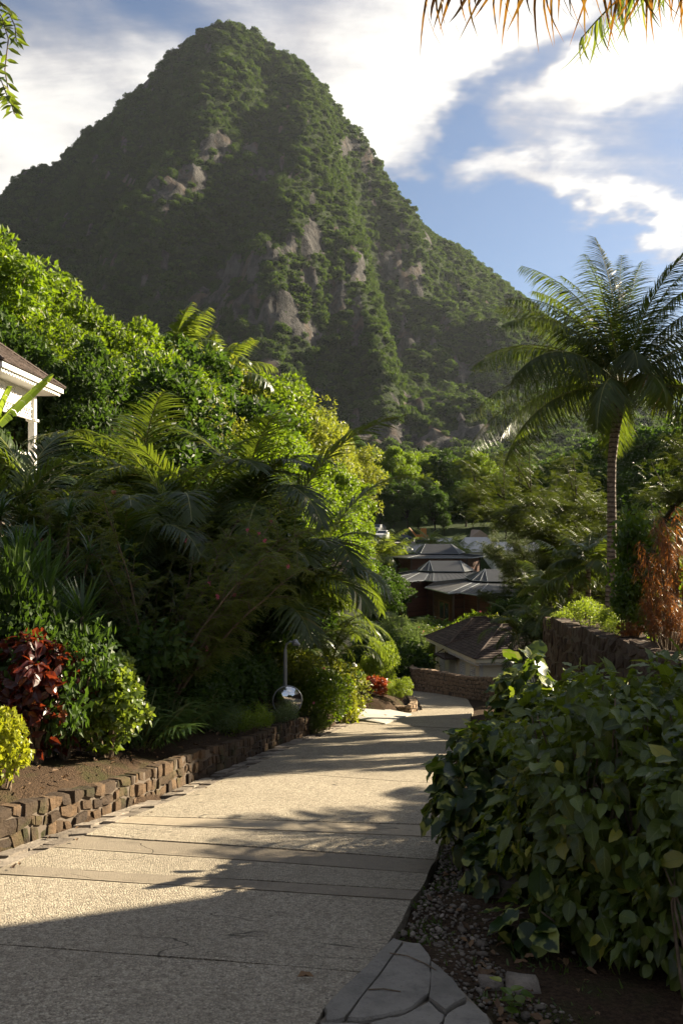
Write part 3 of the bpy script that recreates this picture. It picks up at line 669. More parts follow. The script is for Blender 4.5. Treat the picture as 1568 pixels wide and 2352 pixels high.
def T_OVATE(rows=5, droop=.22, fold=.18, wid=1.0, wave=.03):
    V = []; UV = []; prof = np.sin(np.linspace(0.0, 1.0, rows + 1) ** .80 * PI) ** .85
    for i in range(1, rows):
        u = i / rows; w = prof[i] * .5 * wid; z = -droop * u * u
        V += [[u, -w, z + fold * w * 2 * .5 + wave * (-1) ** i], [u, 0, z], [u, w, z + fold * w * 2 * .5 - wave * (-1) ** i]]; UV += [[u, -1], [u, 0], [u, 1]]
    V.append([0, 0, 0]); UV.append([0, 0]); V.append([1, 0, -droop]); UV.append([1, 0]); b = 3 * (rows - 1)
    fc = [(b, 1, 0), (b, 2, 1)]
    for i in range(rows - 2): fc += [(3 * i, 3 * i + 1, 3 * i + 4, 3 * i + 3), (3 * i + 1, 3 * i + 2, 3 * i + 5, 3 * i + 4)]
    k = 3 * (rows - 2); fc += [(k, k + 1, b + 1), (k + 1, k + 2, b + 1)]
    return np.array(V, float), fc, np.array(UV, float)
def norm(a): return a / np.maximum(np.linalg.norm(a, axis=-1, keepdims=True), 1e-9)
def put_leaves(mb, P, D, N, L, Wd, tmpl, tint=None, mat=0, uv=None, curl=None):
    P = np.asarray(P, float); D = norm(np.asarray(D, float)); N = np.asarray(N, float); N = norm(N - D * (N * D).sum(-1, keepdims=True)); B = np.cross(N, D)
    k = len(P); L = np.broadcast_to(L, (k,)); Wd = np.broadcast_to(Wd, (k,)); T = tmpl[0]; cu = L if curl is None else L * curl
    V = P[:, None] + T[None, :, 0:1] * (L[:, None] * D)[:, None] + T[None, :, 1:2] * (Wd[:, None] * B)[:, None] + T[None, :, 2:3] * (cu[:, None] * N)[:, None]
    mb.many(V, tmpl[1], rng.random(k) if tint is None else np.broadcast_to(tint, (k,)), uv=(tmpl[2] if len(tmpl) > 2 else None), mat=mat)
def rdir(k, zmin=-1, zmax=1):
    z = rng.uniform(zmin, zmax, k); a = rng.uniform(0, 2 * PI, k); r = np.sqrt(1 - z * z); return np.stack([r * np.cos(a), r * np.sin(a), z], 1)
# forest crowns on the mountain: geometry-node instances, one mass nobody could count
pool = bpy.data.collections.new('crown_shapes')
crown_me = []
for k in range(6):
    mb = MB(); lob = rdir(9, -.2, 1) * rng.uniform(.45, .75, (9, 1)); lob[:, 2] *= .8
    per = 52
    for c in lob:
        d = rdir(per, -.35, 1); r = rng.uniform(.38, .52, (per, 1)); P = c + d * r
        put_leaves(mb, P, norm(rdir(per) + d * .6), norm(d + rdir(per) * .8), rng.uniform(.20, .38, per), rng.uniform(.16, .28, per), T_KITE, np.clip(rng.normal(.45, .22, per), 0, 1))
    o = mb.build('crown_shape', M['forest'], None); COL.objects.unlink(o); pool.objects.link(o); crown_me.append(o)
tri = np.random.default_rng(3)
gi = np.arange(len(mx_)); nyy, nxx = len(mys), len(mxs)
HZ = hz.reshape(nyy, nxx); gxx = np.gradient(HZ, axis=1) / 4.5; gyy = np.gradient(HZ, axis=0) / 4.5
slope = np.sqrt(1 + gxx ** 2 + gyy ** 2).ravel()
azx = mx_ / my_
facing = (gyy.ravel() > -.25) & (np.abs(azx - 0) < .62) | (my_ < 0)
behind = byy  # only where the photo could see it or just past the skyline
w = slope * (1 - np.clip(rock * 1.1, 0, .96)) * facing * (azx < .50) * (hz > 14) * (my_ < 1110)
prob = np.clip(w * .56, 0, 3)
cnt = np.floor(prob + tri.random(len(prob))).astype(int); idx = np.repeat(gi, cnt)
px_ = mx_[idx] + tri.uniform(-2.2, 2.2, len(idx)); py_ = my_[idx] + tri.uniform(-2.2, 2.2, len(idx))
pz_ = hz[idx] + (px_ - mx_[idx]) * gxx.ravel()[idx] + (py_ - my_[idx]) * gyy.ravel()[idx]
sc_ = np.clip(tri.lognormal(0, .42, len(idx)), .4, 2.4) * 2.7 * (1 - .45 * rock[idx])
def scatter(name, pts, scale, coll, zs=1.0):
    me = bpy.data.meshes.new(name); me.vertices.add(len(pts)); me.vertices.foreach_set('co', np.asarray(pts, np.float32).ravel())
    a = me.attributes.new('sz', 'FLOAT', 'POINT'); a.data.foreach_set('value', np.asarray(scale, np.float32))
    o = bpy.data.objects.new(name, me); COL.objects.link(o)
    ng = bpy.data.node_groups.new(name, 'GeometryNodeTree'); ng.interface.new_socket('Geometry', in_out='INPUT', socket_type='NodeSocketGeometry'); ng.interface.new_socket('Geometry', in_out='OUTPUT', socket_type='NodeSocketGeometry')
    N = ng.nodes; gi_ = N.new('NodeGroupInput'); go = N.new('NodeGroupOutput'); ci = N.new('GeometryNodeCollectionInfo'); ci.inputs[0].default_value = coll; ci.inputs[1].default_value = True; ci.inputs[2].default_value = True
    ip = N.new('GeometryNodeInstanceOnPoints'); ip.inputs['Pick Instance'].default_value = True
    rv = N.new('FunctionNodeRandomValue'); rv.data_type = 'FLOAT_VECTOR'; rv.inputs[0].default_value = (-.25, -.25, 0); rv.inputs[1].default_value = (.25, .25, 6.283)
    na = N.new('GeometryNodeInputNamedAttribute'); na.data_type = 'FLOAT'; na.inputs[0].default_value = 'sz'
    ri = N.new('FunctionNodeRandomValue'); ri.data_type = 'INT'; ri.inputs[4].default_value = 0; ri.inputs[5].default_value = len(coll.objects) - 1
    L = ng.links.new; L(gi_.outputs[0], ip.inputs['Points']); L(ci.outputs[0], ip.inputs['Instance']); L(rv.outputs[0], ip.inputs['Rotation']); L(na.outputs[0], ip.inputs['Scale']); L(ri.outputs[2], ip.inputs['Instance Index']); L(ip.outputs[0], go.inputs[0])
    md = o.modifiers.new('scatter', 'NODES'); md.node_group = ng; o['kind'] = 'stuff'
    return o
scatter('mountain_forest', np.stack([px_, py_, pz_ + sc_ * .05], 1), sc_, pool)
print('mountain crowns', len(idx))

# haze: one closed box of even air
hb = MB(); hb.box((-640, -40, -10), (655, 1260, 620))
t = NT('haze_air'); v = t.n('ShaderNodeVolumePrincipled'); v.inputs['Color'].default_value = (.80, .88, 1.0, 1); v.inputs['Density'].default_value = .000035; v.inputs['Anisotropy'].default_value = .25
t.l(v.outputs[0], t.out.inputs['Volume']); t.m.volume_intersection_method if False else None
HAZE = hb.build('haze', t.m); HAZE['kind'] = 'stuff'; HAZE.display_type = 'WIRE'
# ------------------------------------------------------------------ plant builders (each returns meshes that copies share)
K = {}          # kind -> list of (native height, [(part name, mesh, loc, rot, scale)])
def arc(p0, d0, L, bend, n=7, wob=0.0, tow=Vector((0, 0, -1))):
    """a limb: starts at p0 along d0, bends towards tow by 'bend' over its length"""
    p = Vector(p0); d = Vector(d0).normalized(); out = [p.copy()]
    for i in range(n):
        d = (d + tow * (bend / n) + Vector((random.uniform(-1, 1), random.uniform(-1, 1), random.uniform(-1, 1))) * wob).normalized()
        p = p + d * (L / n); out.append(p.copy())
    return out
def clump(mb, c, r, n, tmpl, ll, lw, outw=.7, up=.25, flat=.8, tc=.5, ts=.25, droop=0.0):
    d = rdir(n, -.55, 1); rr = r * rng.uniform(.55, 1.05, (n, 1)) ** .7; d2 = d * rr; d2[:, 2] *= flat
    P = np.asarray(c) + d2
    put_leaves(mb, P, rdir(n) * .8 + d * outw + np.array([0, 0, -droop]), d + rdir(n) * .55 + np.array([0, 0, up]), rng.uniform(.75, 1.25, n) * ll, rng.uniform(.75, 1.25, n) * lw, tmpl, np.clip(rng.normal(tc, ts, n), 0, 1))
def tree_proto(seed, mat, H=10, cr=3.6, ch=3.9, cz=6.0, nc=92, per=230, ll=.26, lw=.145, bark='bark', flat=.8, top=0.0):
    global rng
    rng = np.random.default_rng(seed); random.seed(seed)
    tr = MB(); cr_ = MB()
    lean = Vector((random.uniform(-.1, .1), random.uniform(-.1, .1), 1))
    tk = arc((0, 0, -.6), lean, H * .50, 0, 7, .05, Vector((0, 0, 1))); tr.tube(tk, [.30, .24, .20, .18, .17, .16, .15, .13], 8, cap=False)
    lob = rdir(nc, -.42, 1) * rng.uniform(.62, 1.0, (nc, 1)) ** .6
    big = rdir(9, -.2, 1)                         # large lobes make the outline uneven
    for k in range(nc):
        d = lob[k]; g = 1 + .22 * max(float(d @ b) for b in big) ** 6 - .16 * random.random()
        c = Vector((d[0] * cr * g, d[1] * cr * g, cz + d[2] * ch * g))
        r = random.uniform(.5, 1.05)
        clump(cr_, c, r, per, T_KITE, ll, lw, flat=flat, tc=.45 + .12 * random.uniform(-1, 1))
        if k % 4 == 0:
            s = tk[random.randint(3, 7)]; m = s.lerp(c, .5) + Vector((0, 0, random.uniform(-.3, .4)))
            tr.tube([s, s.lerp(m, .5) + Vector((0, 0, .1)), m, c], [.10, .075, .055, .02], 5, cap=False)
    n = nc * 22; d = rdir(n); P = d * rng.uniform(.1, .8, (n, 1)) * np.array([cr, cr, ch]) + np.array([0, 0, cz])
    put_leaves(cr_, P, rdir(n), rdir(n), ll * 1.2, lw * 1.3, T_KITE, rng.random(n) * .6)
    return (H, [('trunk', tr.mesh('trunk', M[bark], True), 0), ('crown', cr_.mesh('crown', mat), 0)])
K['broad'] = [tree_proto(21, M['broad']), tree_proto(22, M['broad'], cr=3.3, ch=4.2, nc=88), tree_proto(23, M['broad'], cr=4.0, ch=3.5, nc=100, ll=.23)]
K['broadl'] = [tree_proto(31, M['broad2'], cr=3.4, nc=80, per=120, ll=.26, lw=.12, flat=.9), tree_proto(32, M['broad2'], cr=3.1, ch=4.2, nc=80, per=120, ll=.26, lw=.12)]
K['darkt'] = [tree_proto(41, M['dark'], nc=60, per=120, ll=.38, lw=.22, bark='bark_dark'), tree_proto(42, M['dark'], cr=3.2, ch=4.4, nc=56, per=120, ll=.40, lw=.20, bark='bark_dark')]
def shrub_proto(seed, mat, w=.9, h=1.3, n=1500, ll=.09, lw=.045, tmpl=T_KITE, stems=9, lobes=14, stem='stem', droop=.15, fl=None, nfl=0, box=False, low=.06, lrough=.26):
    """native height 1 is scaled later: this one is built at real size, height h"""
    global rng
    rng = np.random.default_rng(seed); random.seed(seed)
    st = MB(); lf = MB(); cs = []
    for k in range(lobes):
        if box: c = Vector((random.uniform(-.8, .8) * w, random.uniform(-.6, .6) * w, h * random.uniform(.15, .86)))
        else:
            d = Vector(rdir(1, -.6, 1)[0]) * random.uniform(.5, .85); c = Vector((d.x * w * .8, d.y * w * .8, h * (.52 + .40 * d.z)))
        cs.append(c); clump(lf, c, min(w, h) * random.uniform(lrough * .8, lrough * 1.3), n // lobes, tmpl, ll, lw, flat=.95, droop=droop)
    for k in range(stems):
        c = cs[k % lobes]; b = Vector((c.x * .25 + random.uniform(-.05, .05), c.y * .25 + random.uniform(-.05, .05), -.08))
        m = b.lerp(c, .5) + Vector((random.uniform(-.05, .05), random.uniform(-.05, .05), .03)); r = .010 + .008 * h
        st.tube([b, b.lerp(m, .5), m, c], [r, r * .85, r * .7, r * .3], 5, cap=False)
    n2 = n // 5; d = rdir(n2); P = np.stack([d[:, 0] * w * .7, d[:, 1] * w * .7, h * (.5 + d[:, 2] * .38)], 1) * rng.uniform(.3, 1, (n2, 1)) ** .5; P[:, 2] = np.maximum(P[:, 2], low)
    put_leaves(lf, P, rdir(n2), rdir(n2), ll, lw, tmpl, rng.random(n2) * .5)
    parts = [('stems', st.mesh('stems', M[stem], True), 0), ('foliage', lf.mesh('foliage', mat), 0)]
    if fl:
        fm = MB()
        for k in range(nfl):
            c = random.choice(cs) + Vector(rdir(1, -.2, 1)[0]) * (min(w, h) * lrough * 1.15); m_ = 14
            put_leaves(fm, np.tile(np.array(c), (m_, 1)), rdir(m_), rdir(m_), .035, .022, T_KITE)
        parts.append(('flowers', fm.mesh('flowers', M[fl]), 0))
    return (h, parts)
K['lime'] = [shrub_proto(51, M['hedge'], .8, 1.2, 3600, .065, .036), shrub_proto(52, M['hedge'], .8, 1.0, 3600, .060, .034, box=True)]
K['yellow'] = [shrub_proto(53, M['yellow'], .45, .8, 1100, .085, .05), shrub_proto(54, M['yellow'], .5, 1.0, 1500, .07, .04)]
K['vari'] = [shrub_proto(55, M['vari'], .62, 1.35, 3000, .085, .055, tmpl=T_OVATE(3, .2, .15, 1, 0), lobes=26, lrough=.24)]
K['olean'] = [shrub_proto(56, M['olean'], .9, 1.9, 3400, .13, .026, tmpl=T_KITE, lobes=22, fl='pink', nfl=12), shrub_proto(57, M['olean'], 1.0, 1.5, 3000, .12, .025, lobes=20)]
K['dshrub'] = [shrub_proto(58, M['dark'], .9, 1.5, 2600, .12, .06, lobes=20), shrub_proto(59, M['dark'], 1.0, 1.2, 2600, .10, .055, lobes=18)]
K['mshrub'] = [shrub_proto(60, M['broad'], .9, 1.4, 3400, .085, .045, lobes=24, fl='pink', nfl=5), shrub_proto(61, M['broad2'], .8, 1.3, 3000, .07, .032, lobes=22)]
K['cover'] = [shrub_proto(62, M['olean'], .7, .42, 3600, .038, .022, box=True, lobes=26, lrough=.42), shrub_proto(63, M['broad'], .7, .40, 3200, .042, .024, box=True, lobes=24, lrough=.42)]
K['wispy'] = [shrub_proto(64, M['grass'], .7, .8, 3600, .11, .012, lobes=18, lrough=.36, droop=.4)]
K['red'] = [shrub_proto(65, M['red'], .50, 1.4, 620, .12, .07, tmpl=T_OVATE(4, .3, .2, 1, .02), lobes=15, lrough=.20, droop=.6)]
K['croton'] = [shrub_proto(66, M['croton'], .42, .8, 700, .11, .035, tmpl=T_BLADE, lobes=10, lrough=.3)]
K['vineb'] = [shrub_proto(67, M['vine'], .62, 2.4, 1300, .155, .085, tmpl=T_OVATE(4, .25, .2, 1, .01), lobes=26, lrough=.42, droop=.25)]
K['viney'] = [shrub_proto(68, M['hedge'], .8, .8, 2200, .065, .036, lobes=20, lrough=.36)]
# feathery copper plant: long thin drooping leaves on upright stems
def fern_red(seed, h=2.8, w=.75, n=60):
    global rng
    rng = np.random.default_rng(seed); random.seed(seed); st = MB(); lf = MB()
    for k in range(n):
        a = random.uniform(0, 2 * PI); r = w * math.sqrt(random.random()); tz = h * random.uniform(.35, 1) * (1 - .25 * r / w)
        b = Vector((math.cos(a) * r * .3, math.sin(a) * r * .3, 0)); tp = Vector((math.cos(a) * r, math.sin(a) * r, tz)); m = b.lerp(tp, .6) + Vector((0, 0, .1))
        st.tube([b, m, tp], [.014, .009, .004], 4, cap=False)
        q = 46; u = rng.uniform(.45, 1, q); P = np.array(m) * (1 - u[:, None]) + np.array(tp) * u[:, None]
        d = rdir(q, -.3, .7); put_leaves(lf, P, d + np.array([0, 0, -.15]), np.array([0, 0, 1.]) + d * .4, rng.uniform(.12, .26, q), rng.uniform(.010, .022, q), T_HANG, np.clip(rng.normal(.5, .3, q), 0, 1))
    return (h, [('stems', st.mesh('stems', M['stem'], True), 0), ('foliage', lf.mesh('foliage', M['fern_red']), 0)])
K['fernred'] = [fern_red(71), fern_red(72, 1.1, .5, 26)]
# rosette plants
def rosettes(seed, mat, h=3, w=1.2, n=22, ll=.42, lw=.035, per=42, tmpl=T_LONG):
    global rng
    rng = np.random.default_rng(seed); random.seed(seed); st = MB(); lf = MB()
    for k in range(n):
        a = random.uniform(0, 2 * PI); r = w * math.sqrt(random.random()); tz = h * random.uniform(.25, .95) * (1 - .3 * r / w)
        b = Vector((math.cos(a) * r * .35, math.sin(a) * r * .35, -.1)); tp = Vector((math.cos(a) * r, math.sin(a) * r, tz)); m = b.lerp(tp, .5) + Vector((random.uniform(-.1, .1), random.uniform(-.1, .1), -.05))
        st.tube([b, m, tp], [.03, .022, .016], 6, cap=False)
        ax = (tp - m).normalized(); q = per; t_ = rng.uniform(0, 1, q); dirs = norm(rdir(q, -.2, .9) * 1.0 + np.array(ax) * (t_[:, None] * 1.3 - .1))
        put_leaves(lf, np.array(tp) - np.array(ax) * (1 - t_[:, None]) * .18, dirs, np.array([0, 0, 1.]) + dirs * .2 + np.array(ax) * .5, rng.uniform(.7, 1.1, q) * ll, lw, tmpl, rng.random(q))
    return (h, [('stems', st.mesh('stems', M['stem'], True), 0), ('foliage', lf.mesh('foliage', mat), 0)])
K['drac'] = [rosettes(81, M['drac'], n=34, per=40, ll=.34, lw=.040), rosettes(82, M['drac'], n=30, per=38, ll=.38, lw=.034)]
K['pandan'] = [rosettes(83, M['spear'], h=1.8, w=.5, n=7, per=46, ll=.55, lw=.026, tmpl=T_STIFF)]
# spear-leaved ginger clump
def spears(seed, h=1.1, w=.7, n=46, mat='spear'):
    global rng
    rng = np.random.default_rng(seed); random.seed(seed); st = MB(); lf = MB()
    for k in range(n):
        a = random.uniform(0, 2 * PI); r = w * .35 * random.random(); lean = Vector((math.cos(a), math.sin(a), 0)) * random.uniform(.2, .9)
        pts = arc((math.cos(a) * r, math.sin(a) * r, 0), lean + Vector((0, 0, 1.3)), h * random.uniform(.6, 1.05), .9, 6); st.tube(pts, [.008] * 6 + [.004], 4, cap=False)
        q = 11; u = np.linspace(.30, 1, q); idx = u * 6; P = np.array([[np.interp(i, range(7), [p[c] for p in pts]) for c in range(3)] for i in idx])
        d = np.array(Vector((math.cos(a), math.sin(a), 0))); s = np.array([-d[1], d[0], 0]) * np.where(np.arange(q) % 2, 1, -1)[:, None]
        put_leaves(lf, P, s * .8 + d * .7 + np.array([0, 0, .35]), np.array([0, 0, 1.]) + 0 * s, rng.uniform(.24, .36, q), rng.uniform(.035, .055, q), T_LONG, rng.random(q))
    return (h, [('stems', st.mesh('stems', M['stem_green'], True), 0), ('leaves', lf.mesh('leaves', M[mat]), 0)])
K['spear'] = [spears(91), spears(92, .8, .6, 34)]
# pinnate sprays
def sprays(lf, P, D, N, L, pairs, ll, lw, droop=.25, tc=.5):
    P = np.asarray(P, float); D = norm(np.asarray(D, float)); N = norm(N - D * (N * D).sum(-1, keepdims=True)); B = np.cross(N, D); k = len(P)
    tt = np.clip(rng.normal(tc, .2, k), 0, 1)
    for j in range(pairs):
        u = (j + .6) / pairs; Q = P + D * (L * u) + np.array([0, 0, -1.]) * (droop * L * u * u)
        for s in (-1, 1):
            put_leaves(lf, Q, B * s * .9 + D * .45 + np.array([0, 0, -.12]), N, ll * (1 - .5 * abs(u - .45)), lw, T_KITE, tt)
def puff_tree(seed, H=3.4, w=1.9):
    global rng
    rng = np.random.default_rng(seed); random.seed(seed); st = MB(); lf = MB(); fl = MB()
    for k in range(22):
        a = random.uniform(0, 2 * PI) if k > 7 else [-.2, .3, 2.6, 3.4, 0.1, 1.2, 3.0, 2.9][k]; el = random.uniform(.8, 1.7)
        d0 = Vector((math.cos(a) * .55, math.sin(a) * .4, el)); L = H * random.uniform(.8, 1.12)
        main = arc((random.uniform(-.12, .12), random.uniform(-.12, .12), -.1), d0, L, .75, 10, .10, Vector((math.cos(a) * .8, math.sin(a) * .4, -.45)))
        st.tube(main, list(np.linspace(.034, .006, 11)), 5, cap=False)
        for q in range(3, 11):
            for s in range(4):
                d = (main[q] - main[q - 1]).normalized() + Vector(rdir(1, -.5, .5)[0]) * .9
                tw = arc(main[q], d, random.uniform(.35, .75) * (1.1 - .04 * q), .45, 5, .10); st.tube(tw, [.007, .006, .005, .004, .003, .002], 3, cap=False)
                m_ = 10; ui = rng.uniform(.6, 5, m_); P = np.array([[np.interp(i, range(6), [p[c] for p in tw]) for c in range(3)] for i in ui])
                dd = rdir(m_, -.5, .4) + np.array(tw[5] - tw[0]) * 1.2
                sprays(lf, P, dd, np.array([0, 0, 1.]) + rdir(m_) * .4, .17, 6, .055, .019, .3)
                if random.random() < .045:
                    f = 34; c = np.array(tw[random.randint(2, 5)]); put_leaves(fl, np.tile(c, (f, 1)), rdir(f), rdir(f), .045, .012, T_KITE)
    return (H, [('branches', st.mesh('branches', M['stem'], True), 0), ('foliage', lf.mesh('foliage', M['puff']), 0), ('flowers', fl.mesh('flowers', M['pink']), 0)])
K['puff'] = [puff_tree(101)]
def rain_tree(seed, H=11, R_=9.5, z0=3.6, z1=9.8, nb=17):
    global rng
    rng = np.random.default_rng(seed); random.seed(seed); st = MB(); lf = MB()
    tk = arc((0, 0, -1), (-.10, 0, 1), 5.5, 0, 6, .06, Vector((0, 0, 1))); st.tube(tk, [.5, .42, .38, .34, .32, .30, .28], 10, cap=False)
    for k in range(nb):
        a = 2 * PI * k / nb * 2.4 + random.uniform(-.3, .3); s = tk[random.randint(3, 6)]; L = R_ * random.uniform(.75, 1.05)
        main = arc(s, (math.cos(a), math.sin(a), random.uniform(.05, .85)), L, .25, 9, .13, Vector((math.cos(a), math.sin(a), -.15)))
        st.tube(main, list(np.linspace(.17, .03, 10)), 6, cap=False)
        for q in range(3, 10):
            for s2 in range(3):
                d = (main[q] - main[q - 1]).normalized() + Vector(rdir(1, -.25, .45)[0]) * 1.0
                tw = arc(main[q], d, random.uniform(1.2, 2.3), .2, 6, .12); st.tube(tw, list(np.linspace(.045, .012, 7)), 4, cap=False)
                m_ = 78; ui = rng.uniform(1, 6.3, m_); P = np.array([[np.interp(i, range(7), [p[c] for p in tw]) for c in range(3)] for i in ui]) + rdir(m_, -.2, .35) * rng.uniform(.1, .9, (m_, 1))
                dd = rdir(m_, -.35, .2); sprays(lf, P, dd, np.array([0, 0, 1.]) + rdir(m_) * .25, .42, 5, .15, .048, .2)
    return (H, [('trunk', st.mesh('trunk', M['bark_dark'], True), 0), ('crown', lf.mesh('crown', M['pinnate']), 0)])
K['rain'] = [rain_tree(111)]
# palms -------------------------------------------------------------
def frond(mbs, o, az, e0, e1, L, pairs=60, ll=.6, lw=.035, hang=.5, stem_r=.022, mat_i=1, seg=16, vee=.25, start=.14, tmpl=None, tc=.5, side=0.0):
    """one feather leaf; mbs collects rachis (material 0) and leaflets (material 1). e0/e1: elevation at base and tip"""
    pts = [Vector(o)]; ca, sa = math.cos(az), math.sin(az); azs = az
    for i in range(seg):
        u = (i + .5) / seg; e = e0 + (e1 - e0) * u ** 1.25; azs = az + side * u * u
        pts.append(pts[-1] + Vector((math.cos(azs) * math.cos(e), math.sin(azs) * math.cos(e), math.sin(e))) * (L / seg))
    mbs.tube(pts, list(np.linspace(stem_r, .004, seg + 1)), 5, mat=0, cap=False)
    A = np.array(pts); u = np.linspace(start, .995, pairs); ii = u * seg; P = np.stack([np.interp(ii, range(seg + 1), A[:, c]) for c in range(3)], 1)
    T = norm(np.gradient(P, axis=0)); S = norm(np.cross(T, np.array([0, 0, 1.0001]))); U_ = np.cross(S, T)
    prof = np.clip(np.sin((u * .86 + .12) * PI), .12, 1) ** .6
    for s in (-1, 1):
        j = rng.normal(0, .06, (pairs, 3)); D = S * s * (.85) + T * (.55 + .5 * u[:, None]) + U_ * vee + np.array([0, 0, -hang]) * (.5 + .5 * rng.random((pairs, 1))) + j
        put_leaves(mbs, P + T * rng.uniform(-.01, .01, (pairs, 1)), D, U_ + S * s * (-.3) + rng.normal(0, .12, (pairs, 3)), ll * prof * rng.uniform(.85, 1.1, pairs), lw, tmpl or T_LONG, np.clip(rng.normal(tc, .22, pairs), 0, 1), mat=mat_i)
    return pts
def areca(seed, mat, H=3.0, nst=7, nf=5, Lf=1.6, pairs=34, ll=.42, lw=.034):
    """clump: returns frond library + placement"""
    global rng
    rng = np.random.default_rng(seed); random.seed(seed); lib = []
    for e0, e1 in ((1.25, -.5), (1.05, -.9), (.8, -1.0), (1.35, .1), (.6, -1.2)):
        mb = MB(); frond(mb, (0, 0, 0), 0, e0, e1, Lf, pairs, ll, lw, .28, .012, vee=.45, seg=10); lib.append(mb.mesh('frond', [M['rachis'], mat]))
    st = MB(); fr = []
    for k in range(nst):
        a = 2 * PI * k / nst + random.uniform(-.4, .4); r = random.uniform(.08, .35); hh = H * random.uniform(.25, .62)
        pts = arc((math.cos(a) * r, math.sin(a) * r, -.15), (math.cos(a) * .35, math.sin(a) * .35, 1), hh, .1, 5); st.tube(pts, [.03, .028, .026, .024, .022, .018], 6, cap=False)
        for q in range(nf):
            fr.append((pts[-1], random.uniform(0, 2 * PI) if q else a, random.randrange(5), random.uniform(.75, 1.15)))
    return (H, [('stems', st.mesh('stems', M['stem_green'], True), 0)] + [('frond', lib[i], (tuple(p), (0, 0, a), s)) for p, a, i, s in fr])
K['areca'] = [areca(121, M['palm'], pairs=46, lw=.026, ll=.46), areca(122, M['palm'], nst=6, nf=6, Lf=1.8, pairs=50, lw=.026, ll=.48)]
K['arecay'] = [areca(123, M['palmy'], nst=5, nf=5, Lf=1.4), areca(124, M['palmy'], nst=3, nf=6, Lf=1.3)]
def small_palm(seed, mat, H=4, nf=13, Lf=1.5, tr=.07, pairs=30, ll=.45, lw=.05, trunk='bark_palm'):
    global rng
    rng = np.random.default_rng(seed); random.seed(seed); tk = MB(); pts = arc((0, 0, -.4), (random.uniform(-.12, .12), 0, 1), H * .72 + .4, 0, 7, .04, Vector((0, 0, 1))); tk.tube(pts, list(np.linspace(tr * 1.3, tr, 8)), 8)
    lib = []
    for e0, e1 in ((1.3, .2), (1.0, -.6), (.55, -1.0), (.1, -1.3)):
        mb = MB(); frond(mb, (0, 0, 0), 0, e0, e1, Lf, pairs, ll, lw, .6, .016, vee=.15, seg=9); lib.append(mb.mesh('frond', [M['rachis'], mat]))
    fr = [(pts[-1], 2.4 * q + random.uniform(-.3, .3), min(3, q * 4 // nf), random.uniform(.85, 1.1)) for q in range(nf)]
    return (H, [('trunk', tk.mesh('trunk', M[trunk], True), 0)] + [('frond', lib[i], (tuple(p), (0, 0, a), s)) for p, a, i, s in fr])
K['spalm'] = [small_palm(131, M['palm']), small_palm(132, M['palmy'])]
K['tpalm'] = [small_palm(133, M['palmy'], H=9, nf=22, Lf=2.8, tr=.13, pairs=34, ll=.8, lw=.09)]
K['fpalm'] = [small_palm(134, M['palmy'], H=2.4, nf=16, Lf=1.9, tr=.10, pairs=34, ll=.5, lw=.045)]

def plant(kind, name, x, y, H, rz=None, label=None, cat=None, group=None, v=0, z=None, sx=1.0, dz=0.0):
    h, parts = K[kind][v % len(K[kind])]
    if z is None: z = float(terr(x, y)) - .05
    s = H / h; o = empty(name, (x, y, z + dz), random.uniform(0, 6.28) if rz is None else rz, (s * sx, s * sx, s)); tag(o, label, cat, group)
    for nm, me, tf in parts:
        if tf == 0: inst(nm, me, o)
        else: inst(nm, me, o, tf[0], tf[1], tf[2])
    return o
def plant_px(kind, name, x, ytop, Y, **k):     # stand it on the ground at the place, its top at the photo height
    sc = k.pop('over', 1.0); p = at(x, ytop, Y); g = float(terr(p.x, p.y)); H = max(.3, (p.z - g)) * sc
    return plant(kind, name, p.x, p.y, H, **k)
# ------------------------------------------------------------------ buildings
M['white'] = plain_mat('white_paint', (.76, .74, .68), .55, var=.04, sc=3)
M['cream'] = plain_mat('cream_paint', (.88, .82, .62), .6, var=.05, sc=2)
M['shingle'] = plain_mat('shingle_wood', (.105, .075, .062), .85, var=.35, sc=18)
t = NT('shingle_wood_b'); c = t.mix(t.tint(), (.036, .025, .021), (.095, .068, .057)); n = t.noise(t.pos((1, 1, 1)), 20, 5, .7); c = t.mix(t.math('MULTIPLY', t.rng(n, .4, .7), .4), c, (.20, .17, .15)); M['shingle'] = t.done(t.pbr(c, .85, nrm=t.bump(n, .5, .01), spec=.2))
t = NT('brown_boards'); c = t.mix(t.tint(), (.050, .020, .012), (.105, .042, .024)); n = t.noise(t.co('Object', (1, 1, 14)), 3, 5, .6); c = t.mix(t.math('MULTIPLY', t.rng(n, .4, .7), .5), c, (.045, .022, .015)); M['boards'] = t.done(t.pbr(c, .6, spec=.3))
M['dark_wood'] = plain_mat('dark_wood', (.045, .024, .016), .6)
M['wood'] = plain_mat('honey_wood', (.16, .075, .035), .6)
M['metal_roof'] = plain_mat('grey_metal_roof', (.040, .042, .046), .55, 0, var=.15, sc=1.2, spec=.25)
M['roof_edge'] = plain_mat('galvanised_edge', (.26, .28, .29), .35, .4)
M['glass'] = plain_mat('window_glass', (.03, .04, .045), .08, 0, .05)
M['pale_roof'] = plain_mat('pale_roof', (.50, .48, .45), .6, var=.06, sc=1)
M['tan_wall'] = plain_mat('tan_wall', (.45, .33, .25), .8)
M['grey_pave'] = plain_mat('grey_paving', (.36, .34, .31), .9)
